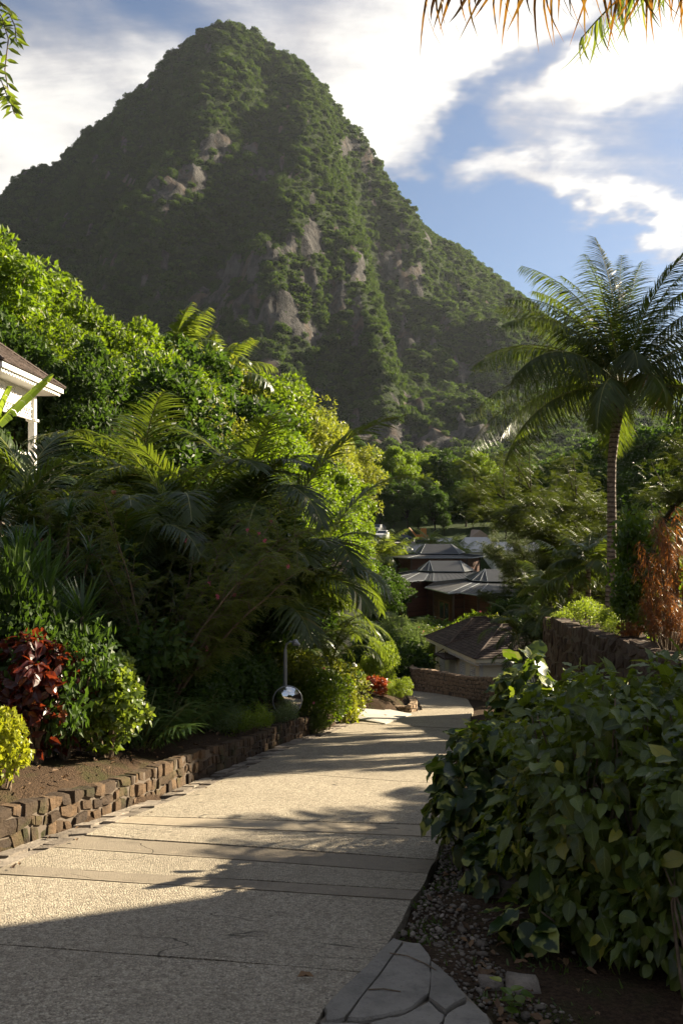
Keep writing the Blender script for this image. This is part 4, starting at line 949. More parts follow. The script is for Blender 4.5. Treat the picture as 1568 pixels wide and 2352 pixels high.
def roof_plane(mb, A, B, C_, D_, rows, wid, lift=.018):
    """shingle courses on the plane A-B (eave) to D-C (top)"""
    A, B, C_, D_ = map(Vector, (A, B, C_, D_)); n = (B - A).cross(D_ - A).normalized()
    if n.z < 0: n = -n
    for r in range(rows):
        u0, u1 = r / rows, (r + 1.25) / rows; u1 = min(u1, 1)
        a0, b0 = A.lerp(D_, u0), B.lerp(C_, u0); a1, b1 = A.lerp(D_, u1), B.lerp(C_, u1); L = (b0 - a0).length; m = max(1, int(L / wid)); off = (r % 2) * .5
        cuts = sorted({0.0, 1.0} | {min(1, max(0, (i + off) / m)) for i in range(m + 1)})
        for i in range(len(cuts) - 1):
            s, e = cuts[i], cuts[i + 1]
            if e - s < 1e-4: continue
            g = .004 / max(L, .1); l2 = lift * random.uniform(.8, 1.5)
            p = [a0.lerp(b0, s + g) + n * (l2 + .012), a0.lerp(b0, e - g) + n * (l2 + .012), a1.lerp(b1, e - g) + n * .004, a1.lerp(b1, s + g) + n * .004]
            q = [a0.lerp(b0, s + g) - n * .004, a0.lerp(b0, e - g) - n * .004]
            mb.add([tuple(v) for v in p + q], [(0, 1, 2, 3), (4, 5, 1, 0)], random.random())
def hip_roof(parent, x0, x1, y0, y1, ze, za, rows, wid, ridge=0.0, name='roof', mat='shingle', capm=None):
    cx, cy = (x0 + x1) / 2, (y0 + y1) / 2
    if x1 - x0 >= y1 - y0: ra, rb = Vector((cx - ridge, cy, za)), Vector((cx + ridge, cy, za))
    else: ra, rb = Vector((cx, cy - ridge, za)), Vector((cx, cy + ridge, za))
    P = [Vector((x0, y0, ze)), Vector((x1, y0, ze)), Vector((x1, y1, ze)), Vector((x0, y1, ze))]
    base = MB(); base.add([tuple(p) for p in P] + [tuple(ra - Vector((0, 0, .02))), tuple(rb - Vector((0, 0, .02)))], ([(0, 1, 5, 4), (1, 2, 5), (2, 3, 4, 5), (3, 0, 4), (3, 2, 1, 0)] if x1 - x0 >= y1 - y0 else [(0, 1, 4), (1, 2, 5, 4), (2, 3, 5), (3, 0, 4, 5), (3, 2, 1, 0)]))
    r = base.build(name, M[mat], parent)
    sh = MB()
    if x1 - x0 >= y1 - y0: pl = [(P[0], P[1], rb, ra), (P[1], P[2], rb, rb), (P[2], P[3], ra, rb), (P[3], P[0], ra, ra)]
    else: pl = [(P[0], P[1], ra, ra), (P[1], P[2], rb, ra), (P[2], P[3], rb, rb), (P[3], P[0], ra, rb)]
    for q in pl: roof_plane(sh, *q, rows, wid)
    o = sh.build('shingles', M[mat], r); o['kind'] = 'stuff'
    cp = MB()
    for a, b in ((P[0], ra), (P[3], ra if x1 - x0 >= y1 - y0 else rb), (P[1], rb if x1 - x0 >= y1 - y0 else ra), (P[2], rb), (ra, rb)):
        if (b - a).length > .05: cp.tube([a + Vector((0, 0, .03)), b + Vector((0, 0, .03))], .045, 6, .7)
    cp.build('ridge_cap', M[mat], r)
    return r
def siding(mb, a, b, z0, z1, step=.12, out=1):
    """lapped boards along a wall line a-b, outside to the right of a->b when out=1"""
    a = Vector((a[0], a[1], 0)); b = Vector((b[0], b[1], 0)); d = (b - a).normalized(); n = Vector((d.y, -d.x, 0)) * out; z = z0
    while z < z1 - .01:
        e = min(z + step, z1); p0, p1 = a + n * .028, b + n * .028; q0, q1 = a + n * .006, b + n * .006
        mb.add([(p0.x, p0.y, z), (p1.x, p1.y, z), (q1.x, q1.y, e), (q0.x, q0.y, e), (q0.x, q0.y, z), (q1.x, q1.y, z)], [(0, 1, 2, 3), (4, 5, 1, 0)], random.random() * .3); z = e
def scallops(mb, a, b, z, r=.09, th=.02):
    a = Vector((a[0], a[1], z)); b = Vector((b[0], b[1], z)); d = (b - a).normalized(); L = (b - a).length; n = Vector((d.y, -d.x, 0)) * th; m = max(1, int(L / (2 * r))); st = L / m
    for i in range(m):
        c = a + d * (st * (i + .5)); pts = [c + d * (math.cos(t_) * r * .97) + Vector((0, 0, -math.sin(t_) * r * 1.2)) for t_ in np.linspace(0, PI, 7)]
        ins = [c + d * (math.cos(t_) * r * .45) + Vector((0, 0, -.03 - math.sin(t_) * r * .55)) for t_ in np.linspace(0, PI, 7)]
        for j in range(6):
            mb.hexa([tuple(p) for p in (pts[j], pts[j + 1], pts[j + 1] + n, pts[j] + n)], [tuple(p) for p in (ins[j], ins[j + 1], ins[j + 1] + n, ins[j] + n)])
def louvre_window(parent, a, b, z0, z1, n):
    """two-leaf louvred window on the wall line a-b; n: outward normal"""
    a = Vector((a[0], a[1], 0)); b = Vector((b[0], b[1], 0)); n = Vector((n[0], n[1], 0)).normalized(); d = (b - a).normalized(); w = (b - a).length
    f = MB()
    def bar(s0, s1, h0, h1, o0=.02, o1=.07): 
        p = [a + d * s0 + n * o1, a + d * s1 + n * o1, a + d * s1 + n * o0, a + d * s0 + n * o0]; f.hexa([(q.x, q.y, h0) for q in p], [(q.x, q.y, h1) for q in p])
    for s in (0, w - .07, w / 2 - .035): bar(s, s + .07, z0, z1)
    bar(0, w, z0 - .07, z0); bar(0, w, z1, z1 + .07)
    fr = f.build('window', M['white'], parent); g = MB()
    m = int((z1 - z0) / .09)
    for i in range(m):
        z = z0 + (z1 - z0) * (i + .5) / m
        for s0, s1 in ((.07, w / 2 - .04), (w / 2 + .04, w - .07)):
            p = [a + d * s0 + n * .06, a + d * s1 + n * .06, a + d * s1 + n * .025, a + d * s0 + n * .025]
            g.hexa([(q.x, q.y, z - (.035 if k < 2 else -.01)) for k, q in enumerate(p)], [(q.x, q.y, z - (.025 if k < 2 else -.02)) for k, q in enumerate(p)])
    s_ = g.build('louvre', M['white'], fr); s_['kind'] = 'stuff'
    k = MB(); p = [a + n * .022, b + n * .022]; k.add([(p[0].x, p[0].y, z0), (p[1].x, p[1].y, z0), (p[1].x, p[1].y, z1), (p[0].x, p[0].y, z1)], [(0, 1, 2, 3)]); k.build('pane', M['glass'], fr)
# white cottage below the bend
co = empty('cottage', (6.1, 36.0, -7.4), R(13)); tag(co, 'small cream clapboard cottage with brown shingle hip roofs behind the curved stone parapet', 'cottage')
EZ = 2.72
w_ = MB(); w_.box((.35, .35, -.6), (4.4, 3.5, EZ)); w_.box((.35, 3.5, -.6), (4.1, 6.2, EZ)); 
w_.build('wall', M['cream'], co)
s_ = MB(); siding(s_, (.35, .35), (4.4, .35), 0, EZ - .1); siding(s_, (.35, 3.45), (.35, .35), 0, EZ - .1); siding(s_, (.35, 6.2), (.35, 4.3), 0, EZ - .1)
o = s_.build('siding', M['cream'], co); o['kind'] = 'stuff'
tr = MB()
for x, y in ((.35, .35), (4.4, .35), (.35, 3.45), (.35, 6.2), (.35, 4.25)): tr.box((x - .07, y - .07, -.3), (x + .07, y + .07, EZ - .05))
tr.build('corner_board', M['white'], co)
for (x0, x1, y0, y1, za, e) in ((-.1, 4.9, -.1, 3.7, EZ + 1.25, 0), (-.1, 4.6, 3.45, 6.7, EZ + 1.2, .0)):
    f = MB(); zt = EZ + .02 - e
    f.box((x0, y0, zt - .18), (x1, y0 + .10, zt)); f.box((x0, y0 + .1, zt - .18), (x0 + .10, y1, zt)); f.box((x1 - .1, y0 + .1, zt - .18), (x1, y1, zt)); f.box((x0 + .1, y0 + .1, zt - .06), (x1 - .1, y1, zt - .03))
    f.build('fascia', M['cream'], co)
    hip_roof(co, x0 - .06, x1 + .06, y0 - .06, y1 + .06, zt + .01, za, 15, .16, .35)
sc = MB(); scallops(sc, (-.08, -.08), (4.8, -.08), EZ - .17, .10); scallops(sc, (-.08, 3.4), (-.08, -.08), EZ - .17, .10); o = sc.build('scalloped_trim', M['white'], co); o['kind'] = 'stuff'
ph = MB(); ph.box((-.45, 2.9, 2.2), (.33, 4.5, 2.28)); ph.tube([(-.38, 3.0, 2.24), (-.38, 3.0, 2.6)], .03, 6); ph.tube([(-.38, 4.4, 2.24), (.3, 4.4, 2.62)], .03, 6); ph.build('door_hood', M['shingle'], co)
dr = MB(); dr.box((.30, 3.55, 0), (.345, 4.2, 2.1)); dr.build('door', M['white'], co)
for y in (.9, 2.2, 5.0): louvre_window(co, (.35, y + .62), (.35, y), 1.05, 2.1, (-1, 0))
louvre_window(co, (1.9, .35), (2.6, .35), 1.0, 2.1, (0, -1))

# brown timber villas
def villa(name, eave, ze, inner, zi, apex, zg, label, win=(), post=None):
    c = Vector((sum(p[0] for p in eave) / len(eave), sum(p[1] for p in eave) / len(eave), zg)); v = empty(name, c); tag(v, label, 'villa', 'brown timber villas with grey metal roofs')
    E = [Vector((p[0], p[1], 0)) - Vector((c.x, c.y, 0)) for p in eave]; I = [Vector((p[0], p[1], 0)) - Vector((c.x, c.y, 0)) for p in inner]; n = len(E); H = ze - zg
    # walls, inset from the eaves
    Wl = [p * (1 - .75 / p.length) for p in E]
    wb = MB(); wb.add([(p.x, p.y, -.8) for p in Wl] + [(p.x, p.y, H) for p in Wl], [(i, (i + 1) % n, n + (i + 1) % n, n + i) for i in range(n)]); wb.build('wall', M['boards'], v)
    for i in range(n):
        a, b = Wl[i], Wl[(i + 1) % n]; d = (b - a).normalized()
        if (Vector((d.y, -d.x, 0))).y > .3: continue
        z = .05; nrm = Vector((d.y, -d.x, 0))
        bd = MB(); 
        while z < H - .15:
            p = [a + d * .1 + nrm * .035, b - d * .1 + nrm * .035, b - d * .1 + nrm * .003, a + d * .1 + nrm * .003]; bd.hexa([(q.x, q.y, z + .012) for q in p], [(q.x, q.y, z + .17) for q in p], random.random()); z += .18
        o = bd.build('cladding', M['boards'], v); o['kind'] = 'stuff'
        cb = MB(); cb.box((a.x - .09, a.y - .09, -.3), (a.x + .09, a.y + .09, H)); cb.build('corner_post', M['dark_wood'], v)
        for k in range(int((b - a).length / 1.1) + 1):
            q = a + d * min(k * 1.1, (b - a).length - .05); rb = MB(); rb.obox(q, q + nrm * .62, .07, H - .12, H - .02); rb.build('rafter', M['dark_wood'], v)
    # roof: eave ring, inner polygon, raised hip
    rf = MB(); zin = zi - zg
    V = [(p.x, p.y, H) for p in E] + [(p.x, p.y, zin) for p in I] + [(p.x, p.y, H - .10) for p in E]
    rf.add(V, [(i, (i + 1) % n, n + (i + 1) % n, n + i) for i in range(n)] + [tuple(2 * n + i for i in range(n))[::-1]])
    r = rf.build('roof', M['metal_roof'], v)
    ap = Vector((apex[0], apex[1], 0)) - Vector((c.x, c.y, 0)); zu = zin + .12
    up = MB(); I2 = [q * 1.0 + (q - ap) * .06 for q in I]
    V = [(p.x, p.y, zu) for p in I2] + [(p.x, p.y, zin - .02) for p in I] + [(ap.x - 1.5, ap.y, apex[2] - zg), (ap.x + 1.5, ap.y, apex[2] - zg)]
    fc = []
    for i in range(n):
        a, b = I2[i], I2[(i + 1) % n]; la = 2 * n if a.x < ap.x else 2 * n + 1; lb = 2 * n if b.x < ap.x else 2 * n + 1
        fc.append((i, (i + 1) % n, la) if la == lb else (i, (i + 1) % n, lb, la)); fc.append((n + i, n + (i + 1) % n, (i + 1) % n, i))
    up.add(V, fc); up.build('upper_roof', M['metal_roof'], v)
    ed = MB()
    for i in range(n):
        a, b = E[i], E[(i + 1) % n]; ed.tube([(a.x, a.y, H - .05), (b.x, b.y, H - .05)], .055, 6)
        a, b = I2[i], I2[(i + 1) % n]; ed.tube([(a.x, a.y, zu), (b.x, b.y, zu)], .03, 5); ed.tube([(E[i].x, E[i].y, H + .01), (I[i].x, I[i].y, zin + .01)], .022, 5)
        ed.tube([(a.x, a.y, zu + .02), ((ap.x - 1.5 if a.x < ap.x else ap.x + 1.5), ap.y, apex[2] - zg + .02)], .022, 5)
    ed.build('roof_edging', M['roof_edge'], r)
    sm = MB()
    for i in range(n):
        a, b, p, q = E[i], E[(i + 1) % n], I[i], I[(i + 1) % n]; m = int((b - a).length / .45)
        for k in range(1, m):
            u = k / m; s0 = a.lerp(b, u); s1 = p.lerp(q, u); sm.tube([(s0.x, s0.y, H + .012), (s1.x, s1.y, zin + .012)], .018, 4, cap=False)
    o = sm.build('standing_seams', M['metal_roof'], r); o['kind'] = 'stuff'
    for (i, u0, u1, z0, z1, mt) in win:
        a, b = Wl[i], Wl[(i + 1) % n]; d = (b - a).normalized(); nrm = Vector((d.y, -d.x, 0)); L = (b - a).length; p0, p1 = a + d * L * u0, a + d * L * u1
        f = MB(); f.obox(p0 + nrm * .05, p0 + d * .09 + nrm * .05, .1, z0, z1); f.obox(p1 - d * .09 + nrm * .05, p1 + nrm * .05, .1, z0, z1); f.obox(p0 + nrm * .05, p1 + nrm * .05, .1, z1, z1 + .12); m_ = p0.lerp(p1, .5); f.obox(m_ - d * .04 + nrm * .05, m_ + d * .04 + nrm * .05, .08, z0, z1)
        w = f.build('window', M['wood'] if mt != 'white' else M['white'], v); g = MB(); q0, q1 = p0 + nrm * .045, p1 + nrm * .045; g.add([(q0.x, q0.y, z0), (q1.x, q1.y, z0), (q1.x, q1.y, z1), (q0.x, q0.y, z1)], [(0, 1, 2, 3)]); g.build('pane', M['glass'] if mt != 'white' else M['white'], w)
        if mt == 'rail':
            k_ = MB()
            for j in range(12): q = p0.lerp(p1, (j + .5) / 12) + nrm * .35; k_.tube([(q.x, q.y, z0), (q.x, q.y, z0 + .95)], .02, 4)
            k_.tube([tuple(p0 + nrm * .35 + Vector((0, 0, z0 + .97))), tuple(p1 + nrm * .35 + Vector((0, 0, z0 + .97)))], .035, 5); k_.build('railing', M['wood'], v)
    return v
villa('timber_villa', [(6.8, 65), (8.0, 60), (9.0, 60.6), (10.0, 58.6), (15.5, 58.6), (18.5, 66), (14, 72), (8.5, 71)], -3.95, [(10.8, 66.2), (10.9, 65.6), (11.4, 65.0), (11.9, 64.6), (14.6, 64), (16, 67), (13.8, 70), (11, 69.5)], -3.55, (13.6, 67.2, -2.6), -7.4,
      'nearest brown timber villa under grey folded metal roofs, above the white cottage', [(0, .30, .85, .3, 2.5, 'rail'), (3, .28, .62, .3, 2.4, 'door')])
villa('timber_villa', [(4.7, 74.5), (5.45, 71.5), (7.6, 73.2), (8.3, 72.2), (12.6, 72.2), (15, 77), (13, 84), (6, 83)], -4.0, [(7.6, 78), (7.7, 77), (8.4, 76.5), (8.8, 76.2), (11.6, 76), (12.8, 78), (12, 81), (8, 81)], -3.5, (10.2, 78.6, -2.5), -7.3,
      'middle brown timber villa with two stepped grey roofs and small palms before it', [(0, .3, .8, .3, 2.4, 'rail')])
villa('timber_villa', [(5.7, 91.5), (7.4, 89.5), (14.6, 89.5), (17, 94), (15, 100), (7, 100)], -2.75, [(8.8, 92.6), (9.2, 91.8), (13.4, 91.8), (14.4, 94), (13, 97), (9.4, 97)], -2.5, (11.4, 94.0, -1.35), -7.0,
      'farthest brown timber villa with pale window shutters and a low hipped roof', [(1, .30, .42, 2.45, 3.05, 'white'), (1, .58, .80, 2.6, 3.05, 'white')])
# white gingerbread house at the left edge
ho = empty('veranda_house', (-8.95, 20.0, 2.55)); tag(ho, 'white gingerbread veranda house with lace fretwork under its eaves, cut by the left frame edge', 'house')
EH = 2.95
b_ = MB(); b_.box((-6.5, .3, -3.2), (.1, 3.3, -.05)); b_.build('plinth', M['mortar'], ho)
b_ = MB(); b_.box((-6.5, .3, -.05), (.2, 3.3, .08)); b_.build('porch_floor', M['white'], ho)
b_ = MB(); b_.box((-6.5, .3, .08), (-1.9, 3.3, EH - .1)); b_.build('wall', M['white'], ho)
for x, y in ((0, .45), (0, 3.1)):
    p_ = MB(); p_.box((x - .09, y - .09, .08), (x + .09, y + .09, EH - .12)); p_.box((x - .14, y - .14, EH - 1.0), (x + .14, y + .14, EH - .93)); p_.box((x - .13, y - .13, .08), (x + .13, y + .13, .3)); p_.build('post', M['white'], ho)
f = MB(); f.box((.0, -.25, EH - .13), (.50, 3.95, EH)); f.box((.50, -.32, EH - .05), (.58, 4.02, EH + .09)); f.box((-6.5, -.32, EH - .05), (.5, -.25, EH + .09)); f.box((-6.5, 3.95, EH - .05), (.5, 4.02, EH + .09)); f.box((-6.5, -.25, EH - .13), (0, 3.95, EH - .08)); f.build('fascia', M['white'], ho)
sc = MB(); scallops(sc, (.52, 3.9), (.52, -.25), EH - .06, .085); scallops(sc, (-3, -.26), (.5, -.26), EH - .06, .085); o = sc.build('scalloped_trim', M['white'], ho); o['kind'] = 'stuff'
lt = MB()
def lattice(mb, a, b, z0, z1, st=.11):
    a = Vector((a[0], a[1], 0)); b = Vector((b[0], b[1], 0)); d = (b - a).normalized(); L = (b - a).length; h = z1 - z0; n = Vector((d.y, -d.x, 0)) * .015
    k = -h
    while k < L:
        for sgn in (1, -1):
            s0, s1 = max(k, 0), min(k + h, L); h0, h1 = s0 - k, s1 - k
            if s1 - s0 > .02:
                if sgn < 0: h0, h1 = h - h0, h - h1
                p, q = a + d * s0 + Vector((0, 0, z0 + h0)), a + d * s1 + Vector((0, 0, z0 + h1)); t_ = Vector((0, 0, .028)); o_ = n * sgn
                mb.hexa([tuple(x) for x in (p - t_ + o_, q - t_ + o_, q - t_ - o_ * .2, p - t_ - o_ * .2)], [tuple(x) for x in (p + t_ + o_, q + t_ + o_, q + t_ - o_ * .2, p + t_ - o_ * .2)])
        k += st
lattice(lt, (0, 3.0), (0, .5), EH - .62, EH - .14); lattice(lt, (0, 3.0), (0, .5), EH - .92, EH - .68, .16); lattice(lt, (-3, .45), (-.1, .45), EH - .62, EH - .14)
o = lt.build('fretwork', M['white'], ho); o['kind'] = 'stuff'
r_ = MB(); r_.box((-.04, .5, EH - .68), (.04, 3.0, EH - .62)); r_.box((-.04, .5, EH - .97), (.04, 3.0, EH - .92)); r_.box((-.05, .5, .95), (.05, 3.0, 1.02)); r_.build('rail', M['white'], ho)
hip_roof(ho, -7.2, .62, -.38, 4.08, EH + .1, EH + 1.75, 16, .15, 1.7)
# little house among the palms, left of the villas
lh = empty('garden_house', (-1.2, 45.6, -4.6)); tag(lh, 'small white house with brown shingle roof half hidden by the palms left of the villas', 'house')
b_ = MB(); b_.box((-1.8, 0.3, -1.5), (2.35, 4.2, 2.75)); b_.build('wall', M['cream'], lh)
b_ = MB(); b_.box((-2.2, -.1, 2.72), (2.8, 0, 2.92)); b_.box((2.7, 0, 2.72), (2.8, 4.7, 2.92)); b_.box((-2.2, 0, 2.76), (2.7, 4.7, 2.82)); b_.build('fascia', M['white'], lh)
sc = MB(); scallops(sc, (-2.2, -.1), (2.78, -.1), 2.72, .11); o = sc.build('scalloped_trim', M['white'], lh); o['kind'] = 'stuff'
hip_roof(lh, -2.3, 2.9, -.2, 4.8, 2.94, 4.35, 16, .2, .1)
louvre_window(lh, (.6, .3), (1.3, .3), 1.0, 2.2, (0, -1))

# far side of the valley
def simple_house(name, x0, x1, yr, Y, dpt, roofm, wallm, hroof, hwall, label, gable=False, nwin=3):
    a, b = at(x0, yr, Y), at(x1, yr, Y); w = b.x - a.x; h = empty(name, (a.x + w / 2, Y, a.z - hwall)); tag(h, label, 'house')
    k = MB(); k.box((-w * .46, .3, -2.5), (w * .46, dpt, hwall)); k.build('wall', M[wallm], h); k = MB()
    if gable: k.add([(-w / 2, -.2, hwall), (w / 2, -.2, hwall), (0, -.2, hwall + hroof), (-w / 2, dpt + .4, hwall), (w / 2, dpt + .4, hwall), (0, dpt + .4, hwall + hroof)], [(0, 1, 2), (5, 4, 3), (0, 2, 5, 3), (1, 4, 5, 2), (0, 3, 4, 1)])
    else: k.add([(-w / 2, -.1, hwall), (w / 2, -.1, hwall), (w / 2, dpt + .3, hwall), (-w / 2, dpt + .3, hwall), (-w * .3, dpt * .45, hwall + hroof), (w * .3, dpt * .45, hwall + hroof)], [(0, 1, 5, 4), (1, 2, 5), (2, 3, 4, 5), (3, 0, 4), (3, 2, 1, 0)])
    k.build('roof', M[roofm], h)
    for i in range(nwin):
        k = MB(); x = -w * .40 + w * .8 * (i + .5) / nwin; k.box((x - .3, .24, hwall - 1.4), (x + .3, .29, hwall - .6)); k.build('window', M['glass'], h)
    return h
simple_house('white_house', 1004, 1052, 1252, 118, 5, 'pale_roof', 'cream', 1.0, 2.5, 'small far cream house with a grey roof left of the brown gable', nwin=1)
simple_house('gable_house', 1076, 1128, 1236, 128, 7, 'tan_wall', 'tan_wall', 1.3, 3, 'far tan house with a gabled front seen above the pale broad roof', True, 1)
simple_house('broad_roof_house', 1060, 1150, 1268, 112, 9, 'pale_roof', 'cream', 2.0, 2.6, 'broad pale grey hipped roof beside the rain tree foliage')
simple_house('white_house', 1130, 1215, 1264, 104, 8, 'pale_roof', 'white', 1.0, 2.8, 'bright white house glimpsed through the left of the rain tree', nwin=5)
simple_house('white_house', 1215, 1330, 1268, 98, 7, 'pale_roof', 'white', 1.2, 4.5, 'bright white house glimpsed between the small palms and the rain tree', nwin=5)
simple_house('low_grey_house', 1210, 1400, 1330, 70, 6, 'metal_roof', 'tan_wall', .9, 3.0, 'low grey roofed building behind the slender palms on the right', nwin=4)
pv = MB(); p = [at(905, 1263, 104), at(1020, 1268, 100), at(985, 1238, 126), at(860, 1236, 126)]; p = [(q.x, q.y, float(terr(q.x, q.y)) + .06) for q in p]
nn = 10; V = []
for j in range(nn + 1):
    for i in range(nn + 1):
        u, v = i / nn, j / nn; x = (p[0][0] * (1 - u) + p[1][0] * u) * (1 - v) + (p[3][0] * (1 - u) + p[2][0] * u) * v; y = (p[0][1] * (1 - u) + p[1][1] * u) * (1 - v) + (p[3][1] * (1 - u) + p[2][1] * u) * v; V.append((x, y, float(terr(x, y)) + .07))
pv.add(V, [(j * (nn + 1) + i, j * (nn + 1) + i + 1, (j + 1) * (nn + 1) + i + 1, (j + 1) * (nn + 1) + i) for j in range(nn) for i in range(nn)]); o = pv.build('far_road', M['grey_pave']); o['kind'] = 'structure'
def far_wall(x0, x1, y0, y1, Y, mat, label, Y2=None):
    a, b = at(x0, y1, Y), at(x1, y1, Y2 or Y); zt = at(x0, y0, Y).z; w = MB(); w.obox((0, 0), (b.x - a.x, b.y - a.y), .3, -1.5, zt - a.z); o = w.build('low_wall', M[mat]); o.location = a; tag(o, label, 'wall'); return o
far_wall(801, 862, 1282, 1304, 82, 'white', 'long pale garden wall behind the dark trees left of the villas')
far_wall(862, 905, 1243, 1256, 112, 'tan_wall', 'low tan wall under the parked cars')
def car(x, y, Y, rz, paint, label, L=4.3):
    p = at(x, y, Y); p.z = float(terr(p.x, p.y)) + .02; c = empty('parked_car', p, rz); tag(c, label, 'car', 'cars parked by the forest edge')
    prof = [(-L / 2, .35), (-L / 2, .85), (-L / 2 + .9, .98), (-L / 2 + 1.6, 1.45), (L / 2 - 1.0, 1.45), (L / 2 - .15, .95), (L / 2, .8), (L / 2, .35)]
    b = MB(); n = len(prof); V = [(x_, s * .85 * (1 if z < 1.0 else .82), z) for s in (-1, 1) for x_, z in prof]; b.add(V, [tuple(range(n)), tuple(range(2 * n - 1, n - 1, -1))] + [(i, n + i, n + (i + 1) % n, (i + 1) % n) for i in range(n)]); b.build('body', paint, c)
    for s in (-1, 1):
        w = MB(); w.add([(-L / 2 + 1.2, s * .80, 1.0), (L / 2 - .7, s * .80, 1.0), (L / 2 - 1.15, s * .725, 1.38), (-L / 2 + 1.65, s * .725, 1.38)], [(0, 1, 2, 3)]); w.build('side_window', M['glass'], c)
        for xx in (-L / 2 + .8, L / 2 - .8):
            k = MB(); k.tube([(xx, s * .70, .32), (xx, s * .88, .32)], .32, 12); k.build('wheel', M['rubber'], c)
    for xa, xb in ((-L / 2 + .95, -L / 2 + 1.55), (L / 2 - .25, L / 2 - .95)):
        w = MB(); w.add([(xa, -.70, 1.02), (xa, .70, 1.02), (xb, .66, 1.42), (xb, -.66, 1.42)], [(0, 1, 2, 3)]); w.build('windscreen', M['glass'], c)
M['rubber'] = plain_mat('rubber', (.02, .02, .02), .8); M['car_w'] = plain_mat('car_white', (.7, .7, .7), .25, var=.02); M['car_d'] = plain_mat('car_dark', (.03, .035, .05), .25, var=.02); M['car_s'] = plain_mat('car_silver', (.3, .31, .32), .25, .5, .02)
car(878, 1238, 124, R(80), M['car_w'], 'white parked car at the forest edge')
car(866, 1236, 127, R(70), M['car_s'], 'silver car parked left of the white car')
car(915, 1243, 121, R(20), M['car_d'], 'dark car parked right of the white car')
# yellow digger
dg = empty('digger', at(968, 1250, 122)); dg.location.z = float(terr(dg.location.x, 122)) ; tag(dg, 'small orange digger standing by the grey paving', 'digger'); M['orange'] = plain_mat('orange_paint', (.42, .16, .02), .5)
k = MB(); k.box((-.9, -.7, .6), (.9, .7, 1.3)); k.build('body', M['orange'], dg); k = MB(); k.hexa([(-.2, -.55, 1.3), (.7, -.55, 1.3), (.7, .55, 1.3), (-.2, .55, 1.3)], [(-.1, -.5, 2.3), (.65, -.5, 2.3), (.65, .5, 2.3), (-.1, .5, 2.3)]); k.build('cab', M['orange'], dg)
for s in (-.6, .6): k = MB(); k.tube([(-1.0, s, .3), (1.0, s, .3)], .3, 8); k.build('track', M['rubber'], dg)
k = MB(); k.tube([(-.9, 0, 1.2), (-1.9, 0, 2.3), (-2.8, 0, 1.5), (-2.7, 0, .7)], [.14, .13, .1, .08], 6); k.build('arm', M['orange'], dg)
k = MB(); k.hexa([(-3.0, -.3, .3), (-2.4, -.3, .3), (-2.4, .3, .3), (-3.0, .3, .3)], [(-3.1, -.3, .75), (-2.5, -.3, .75), (-2.5, .3, .75), (-3.1, .3, .75)]); k.build('bucket', M['rubber'], dg)
# house on the terrace out of the frame: its roof edge throws the straight shadow over the near road
nh = empty('terrace_house', (8.3, 10.1, -.5), R(27)); tag(nh, 'white two storey house on the terrace beyond the right frame edge', 'house')
k = MB(); k.box((0, -11, -.8), (7, 0, 5.9)); k.build('wall', M['cream'], nh)
hip_roof(nh, -.4, 7.4, -11.4, .4, 5.95, 8.0, 8, .6, 1.8)
for y in (-3, -5.5, -8): louvre_window(nh, (0, y + .9), (0, y), 1.2, 2.6, (-1, 0)); louvre_window(nh, (0, y + .9), (0, y), 3.9, 5.3, (-1, 0))
# ------------------------------------------------------------------ convex mirror on a lamp post
random.seed(77); rng = np.random.default_rng(77)
mp = at(657, 1640, 16.2); gz_ = float(terr(mp.x, 16.2))
lp = empty('lamp_post', (mp.x - .02, 16.25, gz_)); tag(lp, 'slim grey lamp post with hooked top standing behind the round mirror', 'lamp post')
M['grey_metal'] = plain_mat('grey_paint_metal', (.30, .31, .32), .35, .4, var=.05)
ztop = at(657, 1492, 16.2).z - gz_
k = MB(); k.tube([(0, 0, -.2), (0, 0, ztop * .9), (.0, 0, ztop)], [.045, .04, .035], 10); k.build('pole', M['grey_metal'], lp)
k = MB(); k.tube([(0, 0, ztop), (.02, -.02, ztop + .10), (.10, -.05, ztop + .16), (.22, -.08, ztop + .14)], .022, 8); k.build('arm', M['grey_metal'], lp)
k = MB(); k.tube([(.16, -.07, ztop + .17), (.20, -.08, ztop + .15), (.30, -.10, ztop + .10)], [.05, .08, .02], 10); k.build('lamp_head', M['grey_metal'], lp)
t = NT('mirror_glass'); M['mirror'] = t.done(t.pbr((.72, .73, .74), .03, 1.0))
mc = at(660, 1609, 16.0); mo = empty('convex_mirror', mc, R(8)); tag(mo, 'round convex traffic mirror reflecting the road and sky, low on the post', 'mirror')
V = []; fc = []; rr = .285; nr, nc_ = 10, 40
for i in range(nr + 1):
    r = rr * i / nr; dpt = .075 * (1 - (r / rr) ** 2)
    for j in range(nc_): a = 2 * PI * j / nc_; V.append((math.cos(a) * r, -dpt, math.sin(a) * r))
for i in range(nr):
    for j in range(nc_): fc.append((i * nc_ + j, i * nc_ + (j + 1) % nc_, (i + 1) * nc_ + (j + 1) % nc_, (i + 1) * nc_ + j))
k = MB(); k.add(V, fc); k.build('mirror_face', M['mirror'], mo, smooth=True)
k = MB(); pts = [(math.cos(a) * (rr + .006), .004, math.sin(a) * (rr + .006)) for a in np.linspace(0, 2 * PI, 41)]; k.tube(pts, .014, 6, cap=False); k.build('rim', M['grey_metal'], mo, smooth=True)
k = MB(); k.tube([(0, .01, 0), (0, .20, 0)], .03, 8); k.tube([(0, .01, 0), (0, .045, 0)], rr * .9, 24); k.build('bracket', M['grey_metal'], mo)
gl = empty('garden_lamp', at(812, 1545, 21)); tag(gl, 'small white globe garden lamp among dark palm leaves left of the driveway', 'lamp'); gp = gl.location
k = MB(); z0 = float(terr(gp.x, gp.y)) - gp.z; k.tube([(0, 0, z0 - .1), (0, 0, .12)], .02, 6); k.build('stake', M['grey_metal'], gl)
